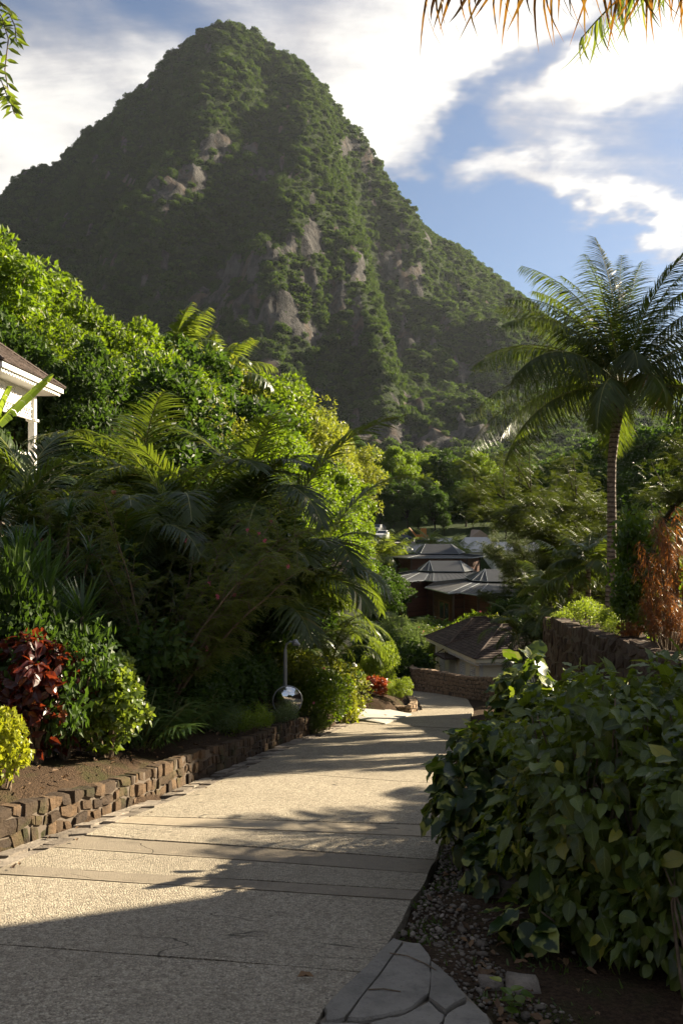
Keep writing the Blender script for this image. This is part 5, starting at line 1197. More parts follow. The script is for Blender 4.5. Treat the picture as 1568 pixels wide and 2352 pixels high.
k = MB(); k.tube([(0, 0, .10), (0, 0, .13), (0, 0, .19), (0, 0, .24), (0, 0, .26)], [.03, .075, .09, .06, .01], 12); k.build('globe', M['white'], gl, smooth=True)

# ------------------------------------------------------------------ hero coconut palm
rng = np.random.default_rng(9); random.seed(9)
pb = at(1402, 1400, 24); pz = float(terr(pb.x, 24)); hp = empty('coconut_palm', (pb.x, 24, pz)); tag(hp, 'tall coconut palm with big drooping fronds rising above the terrace wall', 'palm tree')
tkpts = [at(x, y, 24) - Vector((pb.x, 24, pz)) for x, y in ((1402, 1460), (1401, 1380), (1403, 1300), (1404, 1200), (1403, 1120), (1404, 1060), (1410, 1000), (1420, 940), (1425, 895))]
k = MB(); k.tube(tkpts, [.19, .16, .14, .135, .13, .13, .14, .15, .12], 14); k.build('trunk', M['bark_palm'], hp, smooth=True)
ctr = tkpts[-1] + Vector((0, 0, .05))
# azimuth (deg, 0 = right, 90 = away, -90 = towards the camera), elevation base, tip, length, sweep
FR = [(100, 88, 62, 4.6, 10), (170, 82, 18, 4.5, 0), (185, 72, -15, 4.4, 10), (60, 80, 48, 4.3, -10), (10, 76, 35, 4.3, 0), (200, 60, -28, 4.3, 0), (178, 44, -38, 4.4, 8), (215, 34, -48, 4.5, 0), (188, 22, -52, 4.4, -8), (165, 12, -62, 4.6, 0), (200, 2, -72, 4.4, 0), (150, 50, -20, 4.2, 0),
      (262, 66, -72, 2.5, 0), (285, 30, -84, 2.3, 0), (320, 42, -42, 4.2, 0), (345, 58, -10, 4.4, 0), (0, 44, -12, 4.5, 6), (20, 60, 10, 4.4, 0), (-8, 26, -30, 4.6, 0), (12, 12, -46, 4.4, 0), (-25, 4, -62, 4.3, 0), (40, 28, -32, 4.3, 0), (-15, -8, -72, 4.0, 0), (95, 40, -30, 4.4, 0), (130, 20, -55, 4.3, 0), (75, 8, -62, 4.2, 0), (240, 14, -76, 3.5, 0), (128, 70, 22, 4.5, 0), (110, 76, 36, 4.4, 8), (75, 82, 50, 4.5, -6), (155, 66, 2, 4.3, 6), (30, 68, 24, 4.3, -6), (-60, 78, 30, 3.9, 0), (230, 76, 20, 4.0, 0)]
for i, (az, e0, e1, L, sd_) in enumerate(FR):
    k = MB(); frond(k, tuple(ctr + Vector((math.cos(R(az)), math.sin(R(az)), 0)) * .08), R(az), R(e0), R(e1), L * 1.12, 104, 1.0, .034, .85 if e1 < 30 else .35, .030, seg=18, vee=.12, start=.16, tmpl=T_HANG if e0 < 50 else T_LONG, tc=.4, side=R(sd_) * 2)
    f_ = k.build('frond', [M['rachis'], M['palmy'] if i in (6, 8, 13, 16) else M['palm']], hp)
k = MB()
for i in range(26):
    a = random.uniform(0, 2 * PI); p0 = ctr + Vector((math.cos(a) * .1, math.sin(a) * .1, -.25)); k.tube([p0, p0 + Vector((math.cos(a) * .22, math.sin(a) * .22, random.uniform(-.1, .25))), p0 + Vector((math.cos(a) * .34, math.sin(a) * .34, random.uniform(-.5, .1)))], [.045, .03, .008], 5)
k.build('crown_fibre', M['stem'], hp)

# ------------------------------------------------------------------ trees on the left hillside (top at photo pixel, distance)
random.seed(3)
HILL = [('broad', -70, 520, 44, 'bright green broadleaf tree at the left frame edge, highest on the hillside'), ('broad', 30, 615, 50, 'bright green rounded tree just below the upper left skyline'), ('broad', 105, 680, 56, 'bright tree on the left skyline between two taller neighbours'),
        ('broad', 180, 715, 46, 'large bright green tree behind the veranda house roof'), ('broad', 285, 765, 48, 'large lit tree whose right edge stands against the dark mountain foot'), ('broad', 75, 735, 38, 'leafy bright tree directly behind the veranda house'),
        ('darkt', 395, 815, 60, 'dark green tree under the left small skyline palm'), ('broadl', 455, 815, 70, 'yellow green feathery tree between the two skyline palms'), ('broad', 560, 832, 78, 'rounded green tree right of the second skyline palm'), ('broadl', 430, 905, 52, 'pale feathery tree in the middle of the hillside'),
        ('darkt', 520, 900, 60, 'dark tree in the fold of the hillside under the second palm'), ('broad', 600, 905, 84, 'bright tree against the mountain foot in mid slope'), ('broadl', 672, 915, 78, 'broad yellow green tree on the middle of the slope'), ('broadl', 715, 955, 84, 'light green tree near the lower end of the skyline'),
        ('broadl', 775, 990, 92, 'pale sparse tree at the lower right end of the skyline'), ('broad', 560, 970, 58, 'sunlit tree over the palms in mid hillside'), ('broad', 640, 1010, 64, 'sunlit bushy tree in the middle of the lower slope'), ('broad', 720, 1040, 72, 'sunlit rounded tree on the lower slope'), ('broad', 765, 1085, 80, 'lime green rounded tree at the foot of the slope'),
        ('broad', 770, 1165, 68, 'low lime green tree beside the dark forest edge'), ('broad', 655, 1125, 56, 'lime green tree above the small garden house'), ('broad', 660, 1110, 50, 'lit tree behind the pink flowered tree'), ('darkt', 330, 860, 42, 'dark tree behind the feathery palms'), ('darkt', 180, 820, 34, 'dark tree in the shade right of the veranda house'),
        ('broad', 350, 825, 56, 'green tree left below the first skyline palm'), ('broad', 500, 850, 74, 'green tree in the gap under the skyline palms'), ('broad', 765, 1210, 60, 'low lime green tree over the garden house roof'), ('darkt', 20, 760, 34, 'dark tree crown above the house roof at the left edge'), ('broad', 580, 1060, 46, 'green tree in the shade line above the palms')]
for i, (kd, x, y, Y, lab) in enumerate(HILL):
    plant_px(kd, 'broadleaf_tree', x, y, Y, v=i, label=lab, cat='tree', group='trees on the left hillside', sx=random.uniform(.9, 1.15) * (.8 if Y < 40 or x > 700 else 1.0))
plant_px('tpalm', 'coconut_palm', 383, 690, 66, label='small skyline palm with yellowing fronds, left one of the two', cat='palm tree', group='palms on the left skyline')
plant_px('tpalm', 'coconut_palm', 513, 735, 72, rz=1.2, label='small skyline palm with brown hanging fronds, right one of the two', cat='palm tree', group='palms on the left skyline')
plant_px('tpalm', 'coconut_palm', 968, 1075, 150, label='thin far palm standing before the dark valley forest', cat='palm tree')
# ------------------------------------------------------------------ valley forest beyond the car park: one mass plus the trees one can tell apart
pool2 = bpy.data.collections.new('tree_shapes')
for kd in ('broad', 'darkt', 'darkt'):
    h, parts = K[kd][len(pool2.objects) % 2]; o = bpy.data.objects.new('tree_shape', parts[1][1]); pool2.objects.link(o)
fp = []; r_ = np.random.default_rng(8)
while len(fp) < 620:
    Y = r_.uniform(150, 420); X = r_.uniform(-.30, .46) * Y
    if X < road_l(Y) - 24 and Y < 200: continue
    fp.append((X, Y, float(terr(X, Y)) - 4.0))
fs_ = r_.uniform(.8, 1.25, len(fp)); scatter('valley_forest', fp, fs_, pool2)
for i, (kd, x, y, Y, lab) in enumerate([('darkt', 840, 1150, 131, 'low dark tree at the left of the parked cars'), ('darkt', 900, 1165, 132, 'low dark tree just behind the parked cars'), ('darkt', 960, 1172, 131, 'low dark tree just behind the orange digger'), ('darkt', 1020, 1180, 130, 'low dark tree behind the far grey roof'), ('darkt', 1085, 1165, 136, 'low dark tree behind the brown gable'), ('darkt', 1160, 1170, 126, 'low dark tree behind the bright white house'), ('darkt', 1240, 1165, 124, 'low dark tree right of the bright white houses'), ('broad', 905, 1030, 150, 'lit rounded tree at the left of the far valley forest edge'), ('broad', 960, 1035, 165, 'lit tree beside the thin far palm'), ('darkt', 1030, 1045, 160, 'dark tree in the middle of the far valley forest edge'), ('broad', 1090, 1040, 150, 'green tree of the far forest left of the rain tree'),
        ('darkt', 870, 1085, 138, 'dark tree rising behind the parked cars'), ('darkt', 935, 1110, 136, 'dark tree above the orange digger'), ('darkt', 1000, 1125, 134, 'dark tree behind the small cream house'), ('darkt', 1070, 1110, 140, 'dark tree behind the far gabled house'), ('darkt', 1150, 1100, 140, 'dark tree behind the rain tree foliage'), ('darkt', 1250, 1090, 142, 'dark tree far behind the rain tree trunk')]):
    plant_px(kd, 'forest_tree', x, y, Y, v=i, label=lab, cat='tree', group='trees at the far forest edge')
# ------------------------------------------------------------------ right side
p = at(1475, 1300, 43); plant('rain', 'rain_tree', p.x, 43, 16.5, rz=.4, sx=.66, label='wide rain tree with feathery foliage and dark crooked limbs behind the coconut palm', cat='tree')
for i, (x, y, Y, v, lab) in enumerate([(1350, 1205, 30, 0, 'slender young palm with upright crown left of the coconut trunk'), (1300, 1235, 31, 1, 'slender yellowing palm behind the wall top plants'), (1265, 1280, 33, 1, 'short yellowing palm left of the slender palms')]):
    plant_px('spalm', 'young_palm', x, y, Y, v=v, label=lab, cat='palm', group='young palms behind the terrace wall')
plant_px('areca', 'feather_palm', 1225, 1350, 30.5, sx=.75, label='dark bushy palm at the left end of the terrace wall', cat='palm', v=0)
plant_px('areca', 'feather_palm', 1270, 1318, 31, label='dark bushy palm behind the terrace wall corner', cat='palm', v=1, sx=.7)
plant_px('arecay', 'feather_palm', 1232, 1452, 33, label='small palm with orange fronds beside the cottage roof', cat='palm', v=0, sx=.8)
def on_ter(kd, nm, X, Y, ytop, lab, cat, **k):
    z = float(terr(X, Y)); return plant(kd, nm, X, Y, at(0, ytop, Y).z - z, label=lab, cat=cat, **k)
on_ter('vineb', 'climber_shrub', 6.40, 17.6, 1140, 'tall glossy green shrub with glowing top leaves right of the palm trunk', 'shrub', sx=.62, rz=.3)
on_ter('vineb', 'climber_shrub', 6.10, 17.1, 1300, 'lower glossy green shrub hugging the coconut palm trunk', 'shrub', rz=2, sx=.8)
on_ter('vineb', 'climber_shrub', 6.9, 17.4, 1190, 'dark green shrub behind the copper red plant', 'shrub', rz=4, sx=1.0)
on_ter('vineb', 'climber_shrub', 6.35, 16.2, 1350, 'dark green shrub filling the bank under the copper plant', 'shrub', rz=1, sx=1.2)
on_ter('fernred', 'copper_shrub', 6.45, 15.3, 1105, 'tall copper red feathery shrub at the right frame edge', 'shrub', v=0)
on_ter('fernred', 'copper_shrub', 6.0, 15.0, 1290, 'middle copper red feathery shrub below the glossy climber', 'shrub', v=0, rz=2.2, sx=.9)
on_ter('fernred', 'copper_shrub', 5.95, 16.3, 1410, 'small copper shrub hanging over the terrace wall top', 'shrub', v=1, sx=1.2)
on_ter('fernred', 'copper_shrub', 5.85, 14.2, 1330, 'copper red shrub at the right frame edge above the wall', 'shrub', v=0, rz=4, sx=1.2)
for i, (X, Y, y, lab) in enumerate([(6.25, 22.4, 1400, 'lime green creeper on the terrace wall near its left end'), (6.35, 20.6, 1375, 'lime green creeper in front of the slender palms'), (6.45, 19.2, 1395, 'lime green creeper at the foot of the coconut palm'), (6.15, 18.0, 1420, 'lime green creeper left of the small copper shrub')]):
    on_ter('viney', 'creeper', X, Y, y, lab, 'creeper', v=i, sx=.8, group='creepers on the terrace wall')
p_ = at(1185, 1400, 45)
for i, (x, y, Y, kd, lab) in enumerate([(1100, 1395, 49, 'mshrub', 'fleshy leaved shrub between the cottage roof and the near villa'), (1150, 1410, 46, 'mshrub', 'green shrub right above the cottage roof'), (1060, 1425, 50, 'mshrub', 'green shrub at the villa wall left of the cottage apex'),
        (900, 1400, 52, 'areca', 'glossy palm in front of the middle villa'), (940, 1375, 54, 'arecay', 'bright palm below the near villa eaves'), (885, 1400, 44, 'olean', 'oleander left of the oleander with pink blooms'), (930, 1400, 46, 'olean', 'oleander with pink blooms below the near villa'), (955, 1425, 47, 'olean', 'oleander by the cottage left corner'),
        (900, 1460, 40, 'dshrub', 'dark shrub behind the lime bush'), (915, 1475, 41, 'dshrub', 'dark shrub left of the cottage wall'), (915, 1505, 38.5, 'dshrub', 'dark shrub behind the parapet end'), (990, 1420, 52, 'dshrub', 'dark shrub under the near villa balcony'), (860, 1440, 38, 'dshrub', 'dark shrub behind the palms at the bend'), (1010, 1440, 47, 'mshrub', 'low shrub behind the cottage far roof')]):
    plant_px(kd, 'garden_shrub' if kd not in ('areca', 'arecay') else 'feather_palm', x, y, Y, v=i, label=lab, cat='shrub' if kd not in ('areca', 'arecay') else 'palm', group='shrubs in the valley garden', over=1.0, sx=random.uniform(.9, 1.3) * (1.0 if kd != 'olean' else .8))
for i, (x, y, Y, lab) in enumerate([(873, 1248, 92, 'grey green coconut palm left of the farthest villa'), (905, 1262, 94, 'small palm at the left corner of the farthest villa'), (988, 1232, 108, 'bright small palm left of the far cream house'), (1032, 1243, 106, 'bright small palm in front of the far cream house'), (1062, 1260, 102, 'low palm right of the far cream house'), (1045, 1300, 69, 'small yellow palm on the left between villa roofs'), (1078, 1296, 68.5, 'small yellow palm on the right between villa roofs')]):
    plant_px('fpalm' if i < 5 else 'arecay', 'small_palm', x, y, Y, v=i, label=lab, cat='palm', group='small palms around the villas', sx=1.0 if i < 5 else .7)
for i, (x, y, Y, lab) in enumerate([(850, 1298, 66, 'dark rounded tree left of the middle villa'), (895, 1318, 68, 'dark tree touching the middle villa wall'), (870, 1345, 60, 'dark tree below the middle villa'), (985, 1312, 86, 'low dark tree between the two rear villas'), (925, 1310, 84, 'low tree at the farthest villa left wall'), (1200, 1290, 76, 'green tree right of the villas behind the rain tree'), (1290, 1300, 62, 'green tree behind the slender palms'), (1180, 1370, 50, 'dark tree right of the near villa'), (1380, 1290, 60, 'green tree behind the coconut trunk'), (1500, 1260, 70, 'green tree beyond the right terrace'), (1230, 1070, 128, 'dark tree behind the left half of the rain tree'), (1340, 1030, 125, 'dark tree behind the middle of the rain tree'), (1460, 1000, 118, 'dark tree right behind the coconut palm trunk'), (1560, 970, 100, 'dark tree at the right frame edge behind the palm')]):
    plant_px('darkt' if i < 5 or i == 7 or i > 9 else 'broad', 'garden_tree', x, y, Y, v=i, label=lab, cat='tree', group='trees around the villas', sx=1.25)
p = at(1215, 1120, 60); plant_px('rain', 'feathery_tree', 1215, 1120, 60, v=0, rz=2.0, sx=.42, label='smaller feathery tree whose foliage overlaps the near villa roof', cat='tree')
# ------------------------------------------------------------------ left bank, front to back
L_ = lambda kd, nm, x, y, Y, lab, cat, **k: plant_px(kd, nm, x, y, Y, label=lab, cat=cat, **k)
L_('yellow', 'lime_shrub', 0, 1603, 7.6, 'small glowing yellow green shrub at the left frame edge', 'shrub', v=0, sx=.72)
L_('red', 'copperleaf_shrub', 85, 1405, 9.0, 'dark red copperleaf shrub with orange tips above the low wall', 'shrub', v=0, sx=1.1)
L_('red', 'copperleaf_shrub', 150, 1440, 9.4, 'smaller red copperleaf right behind the variegated shrub', 'shrub', v=0, rz=2.2, sx=.9)
L_('vari', 'variegated_shrub', 245, 1462, 9.7, 'round green and yellow variegated shrub on the planting bed', 'shrub')
L_('spear', 'ginger_plant', 325, 1570, 10.7, 'lit lance leaved plant right of the variegated shrub', 'plant', v=1)
for i, (x, y, Y, lab) in enumerate([(435, 1560, 12.7, 'dark lance leaved ginger clump in the middle of the bed'), (385, 1580, 11.7, 'lance leaved ginger clump nearest the variegated shrub'), (505, 1580, 14.2, 'lance leaved ginger clump left of the round mirror')]):
    L_('spear', 'ginger_plant', x, y, Y, lab, 'plant', v=i, group='ginger plants in the bed')
for i, (x, y, Y, lab) in enumerate([(505, 1665, 13.4, 'low ground cover spilling over the wall left of the mirror'), (580, 1650, 14.6, 'low lit ground cover right under the round mirror'), (640, 1655, 15.6, 'lit ground cover hanging over the wall right of the mirror'), (545, 1672, 13.6, 'small tuft of ground cover on the wall top')]):
    L_('cover', 'ground_cover', x, y, Y, lab, 'ground cover', v=i, group='ground cover over the wall')
L_('wispy', 'fountain_grass', 720, 1628, 16.9, 'wispy green grass clump right of the round mirror', 'grass')
L_('mshrub', 'flowering_shrub', 735, 1520, 17.8, 'green shrub with pink hibiscus flowers right of the lamp post', 'shrub', v=0)
L_('yellow', 'lime_shrub', 795, 1545, 19.6, 'yellow leaved shrub glowing beside the driveway slab', 'shrub', v=1, sx=.75)
L_('mshrub', 'flowering_shrub', 690, 1480, 18.2, 'shaded yellowish shrub behind the lamp post', 'shrub', v=1)
L_('mshrub', 'flowering_shrub', 770, 1500, 20.0, 'shaded shrub left of the yellow leaved shrub', 'shrub', v=1, rz=2)
L_('lime', 'hedge', 916, 1550, 23.6, 'clipped lime hedge on the kerb beyond the driveway slab', 'hedge', v=1, rz=.1, sx=.72)
L_('lime', 'hedge', 885, 1556, 24.2, 'shaggy lime hedge left beside the clipped one', 'hedge', v=1, rz=1.1, sx=.65)
L_('lime', 'lime_bush', 878, 1458, 25.2, 'tall airy lime green bush with pink blooms behind the hedge', 'bush', v=0, sx=.62)
L_('lime', 'lime_bush', 848, 1500, 25.6, 'lower lime bush between the palm fronds and the red croton', 'bush', v=0, rz=2, sx=.6)
L_('croton', 'croton', 866, 1545, 23.9, 'bright red croton in front of the lime bushes', 'shrub', sx=1.25)
L_('croton', 'croton', 878, 1565, 23.6, 'smaller red croton beside the first, nearer the driveway', 'shrub', rz=2)
L_('dshrub', 'dark_shrub', 838, 1570, 25.0, 'dark low shrub between driveway slab and croton', 'shrub', v=1)
for i, (x, y, Y, v, lab) in enumerate([(660, 1345, 21, 0, 'feathery palm arching over the lamp post, right of the flowering tree'), (700, 1400, 22.5, 1, 'feathery palm hanging over the driveway slab'), (700, 1370, 20, 0, 'dark feathery palm behind the lamp post'), (640, 1400, 18.5, 1, 'dark feathery palm left of the lamp post')]):
    L_('areca', 'feather_palm', x, y, Y, lab, 'palm', v=v, group='feathery palms beside the bend', sx=.7)
for i, (x, y, Y, v, lab) in enumerate([(235, 885, 17.5, 0, 'feathery palm with arching fronds right of the veranda house'), (330, 880, 18.5, 1, 'feathery palm with upright fronds in the upper left thicket'), (410, 900, 19.5, 0, 'feathery palm in the middle of the upper thicket'), (480, 935, 20, 1, 'feathery palm at the right of the upper thicket'), (560, 1000, 20, 0, 'dark feathery palm above the flowering tree crown'), (590, 1060, 21, 1, 'dark feathery palm right of the flowering tree crown'), (130, 950, 15.0, 1, 'feathery palm before the veranda house post'), (640, 1160, 23, 0, 'dark feathery palm above the lamp post'), (280, 960, 16, 1, 'feathery palm low in the upper left thicket')]):
    L_('areca', 'feather_palm', x, y, Y, lab, 'palm', v=v, group='feathery palms in the upper thicket', sx=.85)
p = at(355, 1500, 13.0); plant('puff', 'powder_puff_tree', p.x + .05, 13.0, at(0, 1065, 13).z - float(terr(p.x, 13)), rz=0, label='airy tree with fine leaves, thin grey branches and pink powder puff flowers', cat='tree', sx=.78)
for i, (x, y, Y, v, lab) in enumerate([(40, 990, 13.2, 0, 'dark rosette plant below the veranda house'), (120, 1060, 12.8, 1, 'dark rosette plant left of the flowering tree'), (215, 1110, 13.6, 0, 'dark rosette plant behind the flowering tree'), (-30, 1060, 11.8, 1, 'dark rosette plant at the left frame edge'), (300, 1180, 15, 1, 'dark rosette plant deep in the shade behind the trunk'), (170, 1000, 15.5, 0, 'rosette plant under the feathery palms')]):
    L_('drac', 'rosette_plant', x, y, Y, lab, 'plant', v=v, group='dark rosette plants in the thicket', sx=.8)
for i, (x, y, Y, lab) in enumerate([(45, 1170, 10.8, 'spiky pandanus with upright leaves at left'), (110, 1215, 10.6, 'spiky pandanus right of the upright one'), (150, 1290, 10.4, 'low spiky pandanus over the red copperleaf'), (25, 1210, 10.4, 'drooping pandanus at the left frame edge')]):
    L_('pandan', 'pandanus', x, y, Y, lab, 'plant', group='pandanus plants at left', rz=i * 1.9)
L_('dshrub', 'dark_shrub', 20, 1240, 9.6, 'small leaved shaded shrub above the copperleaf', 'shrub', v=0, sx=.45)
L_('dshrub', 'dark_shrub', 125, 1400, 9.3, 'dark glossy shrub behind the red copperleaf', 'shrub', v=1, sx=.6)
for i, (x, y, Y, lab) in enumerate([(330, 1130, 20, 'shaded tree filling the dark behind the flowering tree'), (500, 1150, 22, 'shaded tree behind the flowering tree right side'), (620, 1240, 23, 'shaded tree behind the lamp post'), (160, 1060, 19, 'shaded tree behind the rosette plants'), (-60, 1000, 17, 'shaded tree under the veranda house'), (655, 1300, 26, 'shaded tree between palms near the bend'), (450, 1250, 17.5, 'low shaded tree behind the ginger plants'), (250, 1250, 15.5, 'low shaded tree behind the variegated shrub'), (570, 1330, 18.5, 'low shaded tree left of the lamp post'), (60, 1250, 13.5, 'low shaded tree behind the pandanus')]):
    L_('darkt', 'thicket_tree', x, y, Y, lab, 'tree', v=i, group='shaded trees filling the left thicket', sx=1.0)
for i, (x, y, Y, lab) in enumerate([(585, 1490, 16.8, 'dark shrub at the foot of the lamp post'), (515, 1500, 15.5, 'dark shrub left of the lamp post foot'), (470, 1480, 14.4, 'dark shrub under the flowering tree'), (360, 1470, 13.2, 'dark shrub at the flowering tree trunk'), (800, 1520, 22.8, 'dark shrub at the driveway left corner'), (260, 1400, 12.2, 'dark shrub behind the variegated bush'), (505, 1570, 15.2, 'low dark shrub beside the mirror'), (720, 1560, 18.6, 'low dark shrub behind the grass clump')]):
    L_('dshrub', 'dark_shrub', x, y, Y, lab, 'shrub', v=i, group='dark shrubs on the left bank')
# banana by the house
def banana_leaf(L=1.6, w=.5, e0=.9, e1=.2):
    k = MB(); pts = [Vector((0, 0, 0))]
    for i in range(14): u = i / 14; e = e0 + (e1 - e0) * u; pts.append(pts[-1] + Vector((math.cos(e), 0, math.sin(e))) * L / 14)
    k.tube(pts, list(np.linspace(.03, .006, 15)), 6, mat=0)
    for s in (-1, 1):
        i = 1.0
        while i < 13.6:
            ln = random.choice((.5, .9, 1.6, 2.2)); j = min(13.9, i + ln); V = []
            dr_ = random.uniform(.05, .4)
            for q in (i, j):
                a = pts[int(q)].lerp(pts[min(14, int(q) + 1)], q % 1); ww = w * .5 * math.sin(min(1, (q + .6) / 14.4) * PI) ** .5
                V += [tuple(a), tuple(a + Vector((.06, s * ww * .55, .04 - dr_ * .1))), tuple(a + Vector((.10, s * ww, -dr_ * ww)))]
            k.add(V, [(0, 1, 4, 3), (1, 2, 5, 4)], random.random(), mat=1); i = j + .03
    return k.mesh('leaf', [M['stem_green'], M['banana']])
bn = at(20, 1010, 17.2); bo = empty('banana_plant', (bn.x - .35, 17.2, float(terr(bn.x, 17.2)))); tag(bo, 'banana plant with bright lime torn leaves in front of the veranda house', 'banana plant'); bz = at(0, 985, 17.2).z - bo.location.z
k = MB(); k.tube([(0, 0, -.2), (0, 0, bz * .5), (.0, 0, bz)], [.12, .10, .06], 10); k.build('stem', M['stem_green'], bo)
for az, e0, e1, L, w in ((.1, 1.0, .78, 1.75, .34), (.3, 1.35, 1.1, 1.0, .36), (2.6, .9, .2, 1.2, .35), (3.6, .8, -.3, 1.3, .35), (-1.4, .9, -.3, 1.1, .35)): inst('leaf', banana_leaf(L, w, e0, e1), bo, (0, 0, bz), (random.uniform(-.5, .5) if az != .1 else -.35, 0, az))

# ------------------------------------------------------------------ the big broad-leaved bush on the right
random.seed(41); rng = np.random.default_rng(41)
TH = T_OVATE(6, .26, .16, 1.0, .02); TH2 = T_OVATE(6, .45, .28, .92, .05); TH3 = T_OVATE(6, .08, .08, 1.1, .035)
def bush(name, ells, n, ll, lw, mat, label, cat, stems, nparts, tm=TH, org=(2, 5.3), down=.45):
    g = float(-SL * org[1]); o = empty(name, (org[0], org[1], g)); tag(o, label, cat); O = np.array([org[0], org[1], g])
    P = []; Nn = []; w = np.array([e[3] * e[4] + e[4] * e[5] + e[3] * e[5] for e in ells]); w = w / w.sum()
    for e, q in zip(ells, w):
        m = int(n * q * 1.8); d = rdir(m); r = rng.uniform(.62, 1.04, (m, 1)) ** .8; E = np.array(e[3:6]); p = np.array(e[:3]) + d * E * r * (1 + .10 * np.sin(d[:, 0:1] * 9 + d[:, 2:3] * 7)); ins = np.zeros(m, bool)
        for e2 in ells:
            if e2 is e: continue
            ins |= (((p - np.array(e2[:3])) / np.array(e2[3:6])) ** 2).sum(1) < .42
        k_ = ~ins & (p[:, 2] > -SL * p[:, 1] + .05); P.append(p[k_]); Nn.append(norm(d[k_] / E))
    P = np.concatenate(P); Nn = np.concatenate(Nn); s = rng.permutation(len(P))[:n]; P = P[s]; Nn = Nn[s]
    D = Nn * .55 + rdir(len(P)) * .55 + np.array([0, 0, -down]); Nm = Nn * .7 + np.array([0, 0, .75]) + rdir(len(P)) * .38
    L = ll * np.clip(rng.lognormal(-.08, .30, len(P)), .4, 1.6); Wd = L * lw * rng.uniform(.85, 1.15, len(P)); tint = np.clip(rng.normal(.45, .28, len(P)), 0, 1)
    # nearest leaves in front are single parts
    dist = np.linalg.norm(P - np.array([0, 0, 1.7]), axis=1) + (Nn[:, 1] > .2) * 5 + (np.abs(P[:, 0] / P[:, 1]) > .43) * 9
    od = np.argsort(dist); near = od[:nparts]; far = od[nparts:]
    for i in near:
        k = MB(); put_leaves(k, [P[i] - O], [D[i]], [Nm[i]], L[i], Wd[i], (tm, TH2, TH3)[i % 3], tint[i]); k.build('leaf', M[mat], o, smooth=True)
    k = MB()
    for q_, tq in enumerate((tm, TH2, TH3)): put_leaves(k, (P[far] - O)[q_::3], D[far][q_::3], Nm[far][q_::3], L[far][q_::3], Wd[far][q_::3], tq, tint[far][q_::3])
    f = k.build('foliage', M[mat], o, smooth=True); f['kind'] = 'stuff'
    k = MB()
    for (x, y, tx, ty, tz) in stems:
        b = Vector((x, y, -SL * y - .1)) - Vector(O); t_ = Vector((tx, ty, tz)) - Vector(O); m = b.lerp(t_, .5) + Vector((random.uniform(-.08, .08), random.uniform(-.08, .08), 0)); pts = [b, b.lerp(m, .5) + Vector((random.uniform(-.03, .03), 0, 0)), m, m.lerp(t_, .5) + Vector((random.uniform(-.05, .05), 0, 0)), t_]
        k.tube(pts, [.011, .010, .009, .007, .004], 7)
    k.build('stems', M['stem'], o, smooth=True)
    return o
ST = [(random.uniform(1.5, 2.4), random.uniform(4.7, 5.6), 0, 0, 0) for _ in range(26)]; ST = [(x, y, x + random.uniform(-.35, .35), y + random.uniform(-.2, .5), random.uniform(.0, .6)) for x, y, *_ in ST]
ST += [(1.60 + .055 * i, 3.78 + .05 * i, 1.66 + .05 * i, 4.1, -.1) for i in range(7)]
bush('broadleaf_bush', [(2.15, 5.2, -.08, 1.12, .95, .84), (2.05, 6.8, -.48, .95, 1.0, .76), (2.3, 4.25, .05, .72, .55, .60), (3.1, 6.5, -.35, 1.1, 1.3, .70), (1.62, 4.75, -.55, .42, .40, .26), (2.9, 4.9, -.3, .9, .8, .8), (1.95, 4.35, -.52, .5, .35, .26), (2.45, 4.0, -.35, .5, .4, .42)], 15500, .108, .58, 'hero',
     'big dark broad leaved bush with pale veined leaves filling the lower right', 'bush', ST, 290)
bush('splashed_bush', [(1.18, 6.55, -.55, .42, .55, .52), (1.74, 7.4, .0, .26, .34, .42), (1.22, 5.75, -.80, .26, .30, .30), (1.12, 4.7, -.68, .16, .16, .14)], 800, .165, .78, 'hero_s',
     'rounder leaved bush with cream splashed leaves leaning over the road edge', 'bush', [(1.3, 6.6, 1.15, 6.5, -.4), (1.4, 6.7, 1.2, 6.8, -.3), (1.7, 7.3, 1.6, 7.4, .1), (1.4, 6.2, 1.2, 5.8, -.7), (1.25, 4.7, 1.14, 4.55, -.55)], 250, T_OVATE(6, .24, .12, 1.0, .03), (1.3, 6.5), .5)

# ------------------------------------------------------------------ pebbles, litter and weeds at the right edge of the road
bed = bpy.data.objects.new('pebble_bed', None); COL.objects.link(bed); bed['kind'] = 'structure'
def pebble_mesh(s):
    k = MB(); V = []; 
    for i in range(4):
        th = PI * (i + .5) / 4
        for j in range(7): a = 2 * PI * j / 7 + i * .3; V.append((math.cos(a) * math.sin(th) * .5, math.sin(a) * math.sin(th) * (.34 + .02 * (s % 5)), math.cos(th) * .20))
    V.append((0, 0, .21)); V.append((0, 0, -.21)); V = [Vector(v) * (1 + .45 * mnoise.noise(Vector(v) * 3 + Vector((s, 0, 0)))) for v in V]
    fc = [(i * 7 + j, (i + 1) * 7 + j, (i + 1) * 7 + (j + 1) % 7, i * 7 + (j + 1) % 7) for i in range(3) for j in range(7)] + [(28, j, (j + 1) % 7) for j in range(7)] + [(29, 21 + (j + 1) % 7, 21 + j) for j in range(7)]
    k.add([tuple(v) for v in V], fc, .5); return k.mesh('pebble', M['pebble'], True)
PB = [pebble_mesh(i * 5.1) for i in range(7)]; cand = []
for _ in range(2600):
    y = random.uniform(3.2, 8.6); off = abs(random.gauss(0, .30)) + .02; x = float(road_r(y)) + off
    if y < 4.85: x = max(x, np.interp(y, [3.2, 3.6, 3.95, 4.35, 4.75], [1.05, .86, .62, .52, .40]) + random.uniform(.01, .35))
    cand.append((x, y))
cand.sort(key=lambda p: p[0] ** 2 + p[1] ** 2 + (20 if p[0] / p[1] > .43 else 0)); rest = MB(); kept = []
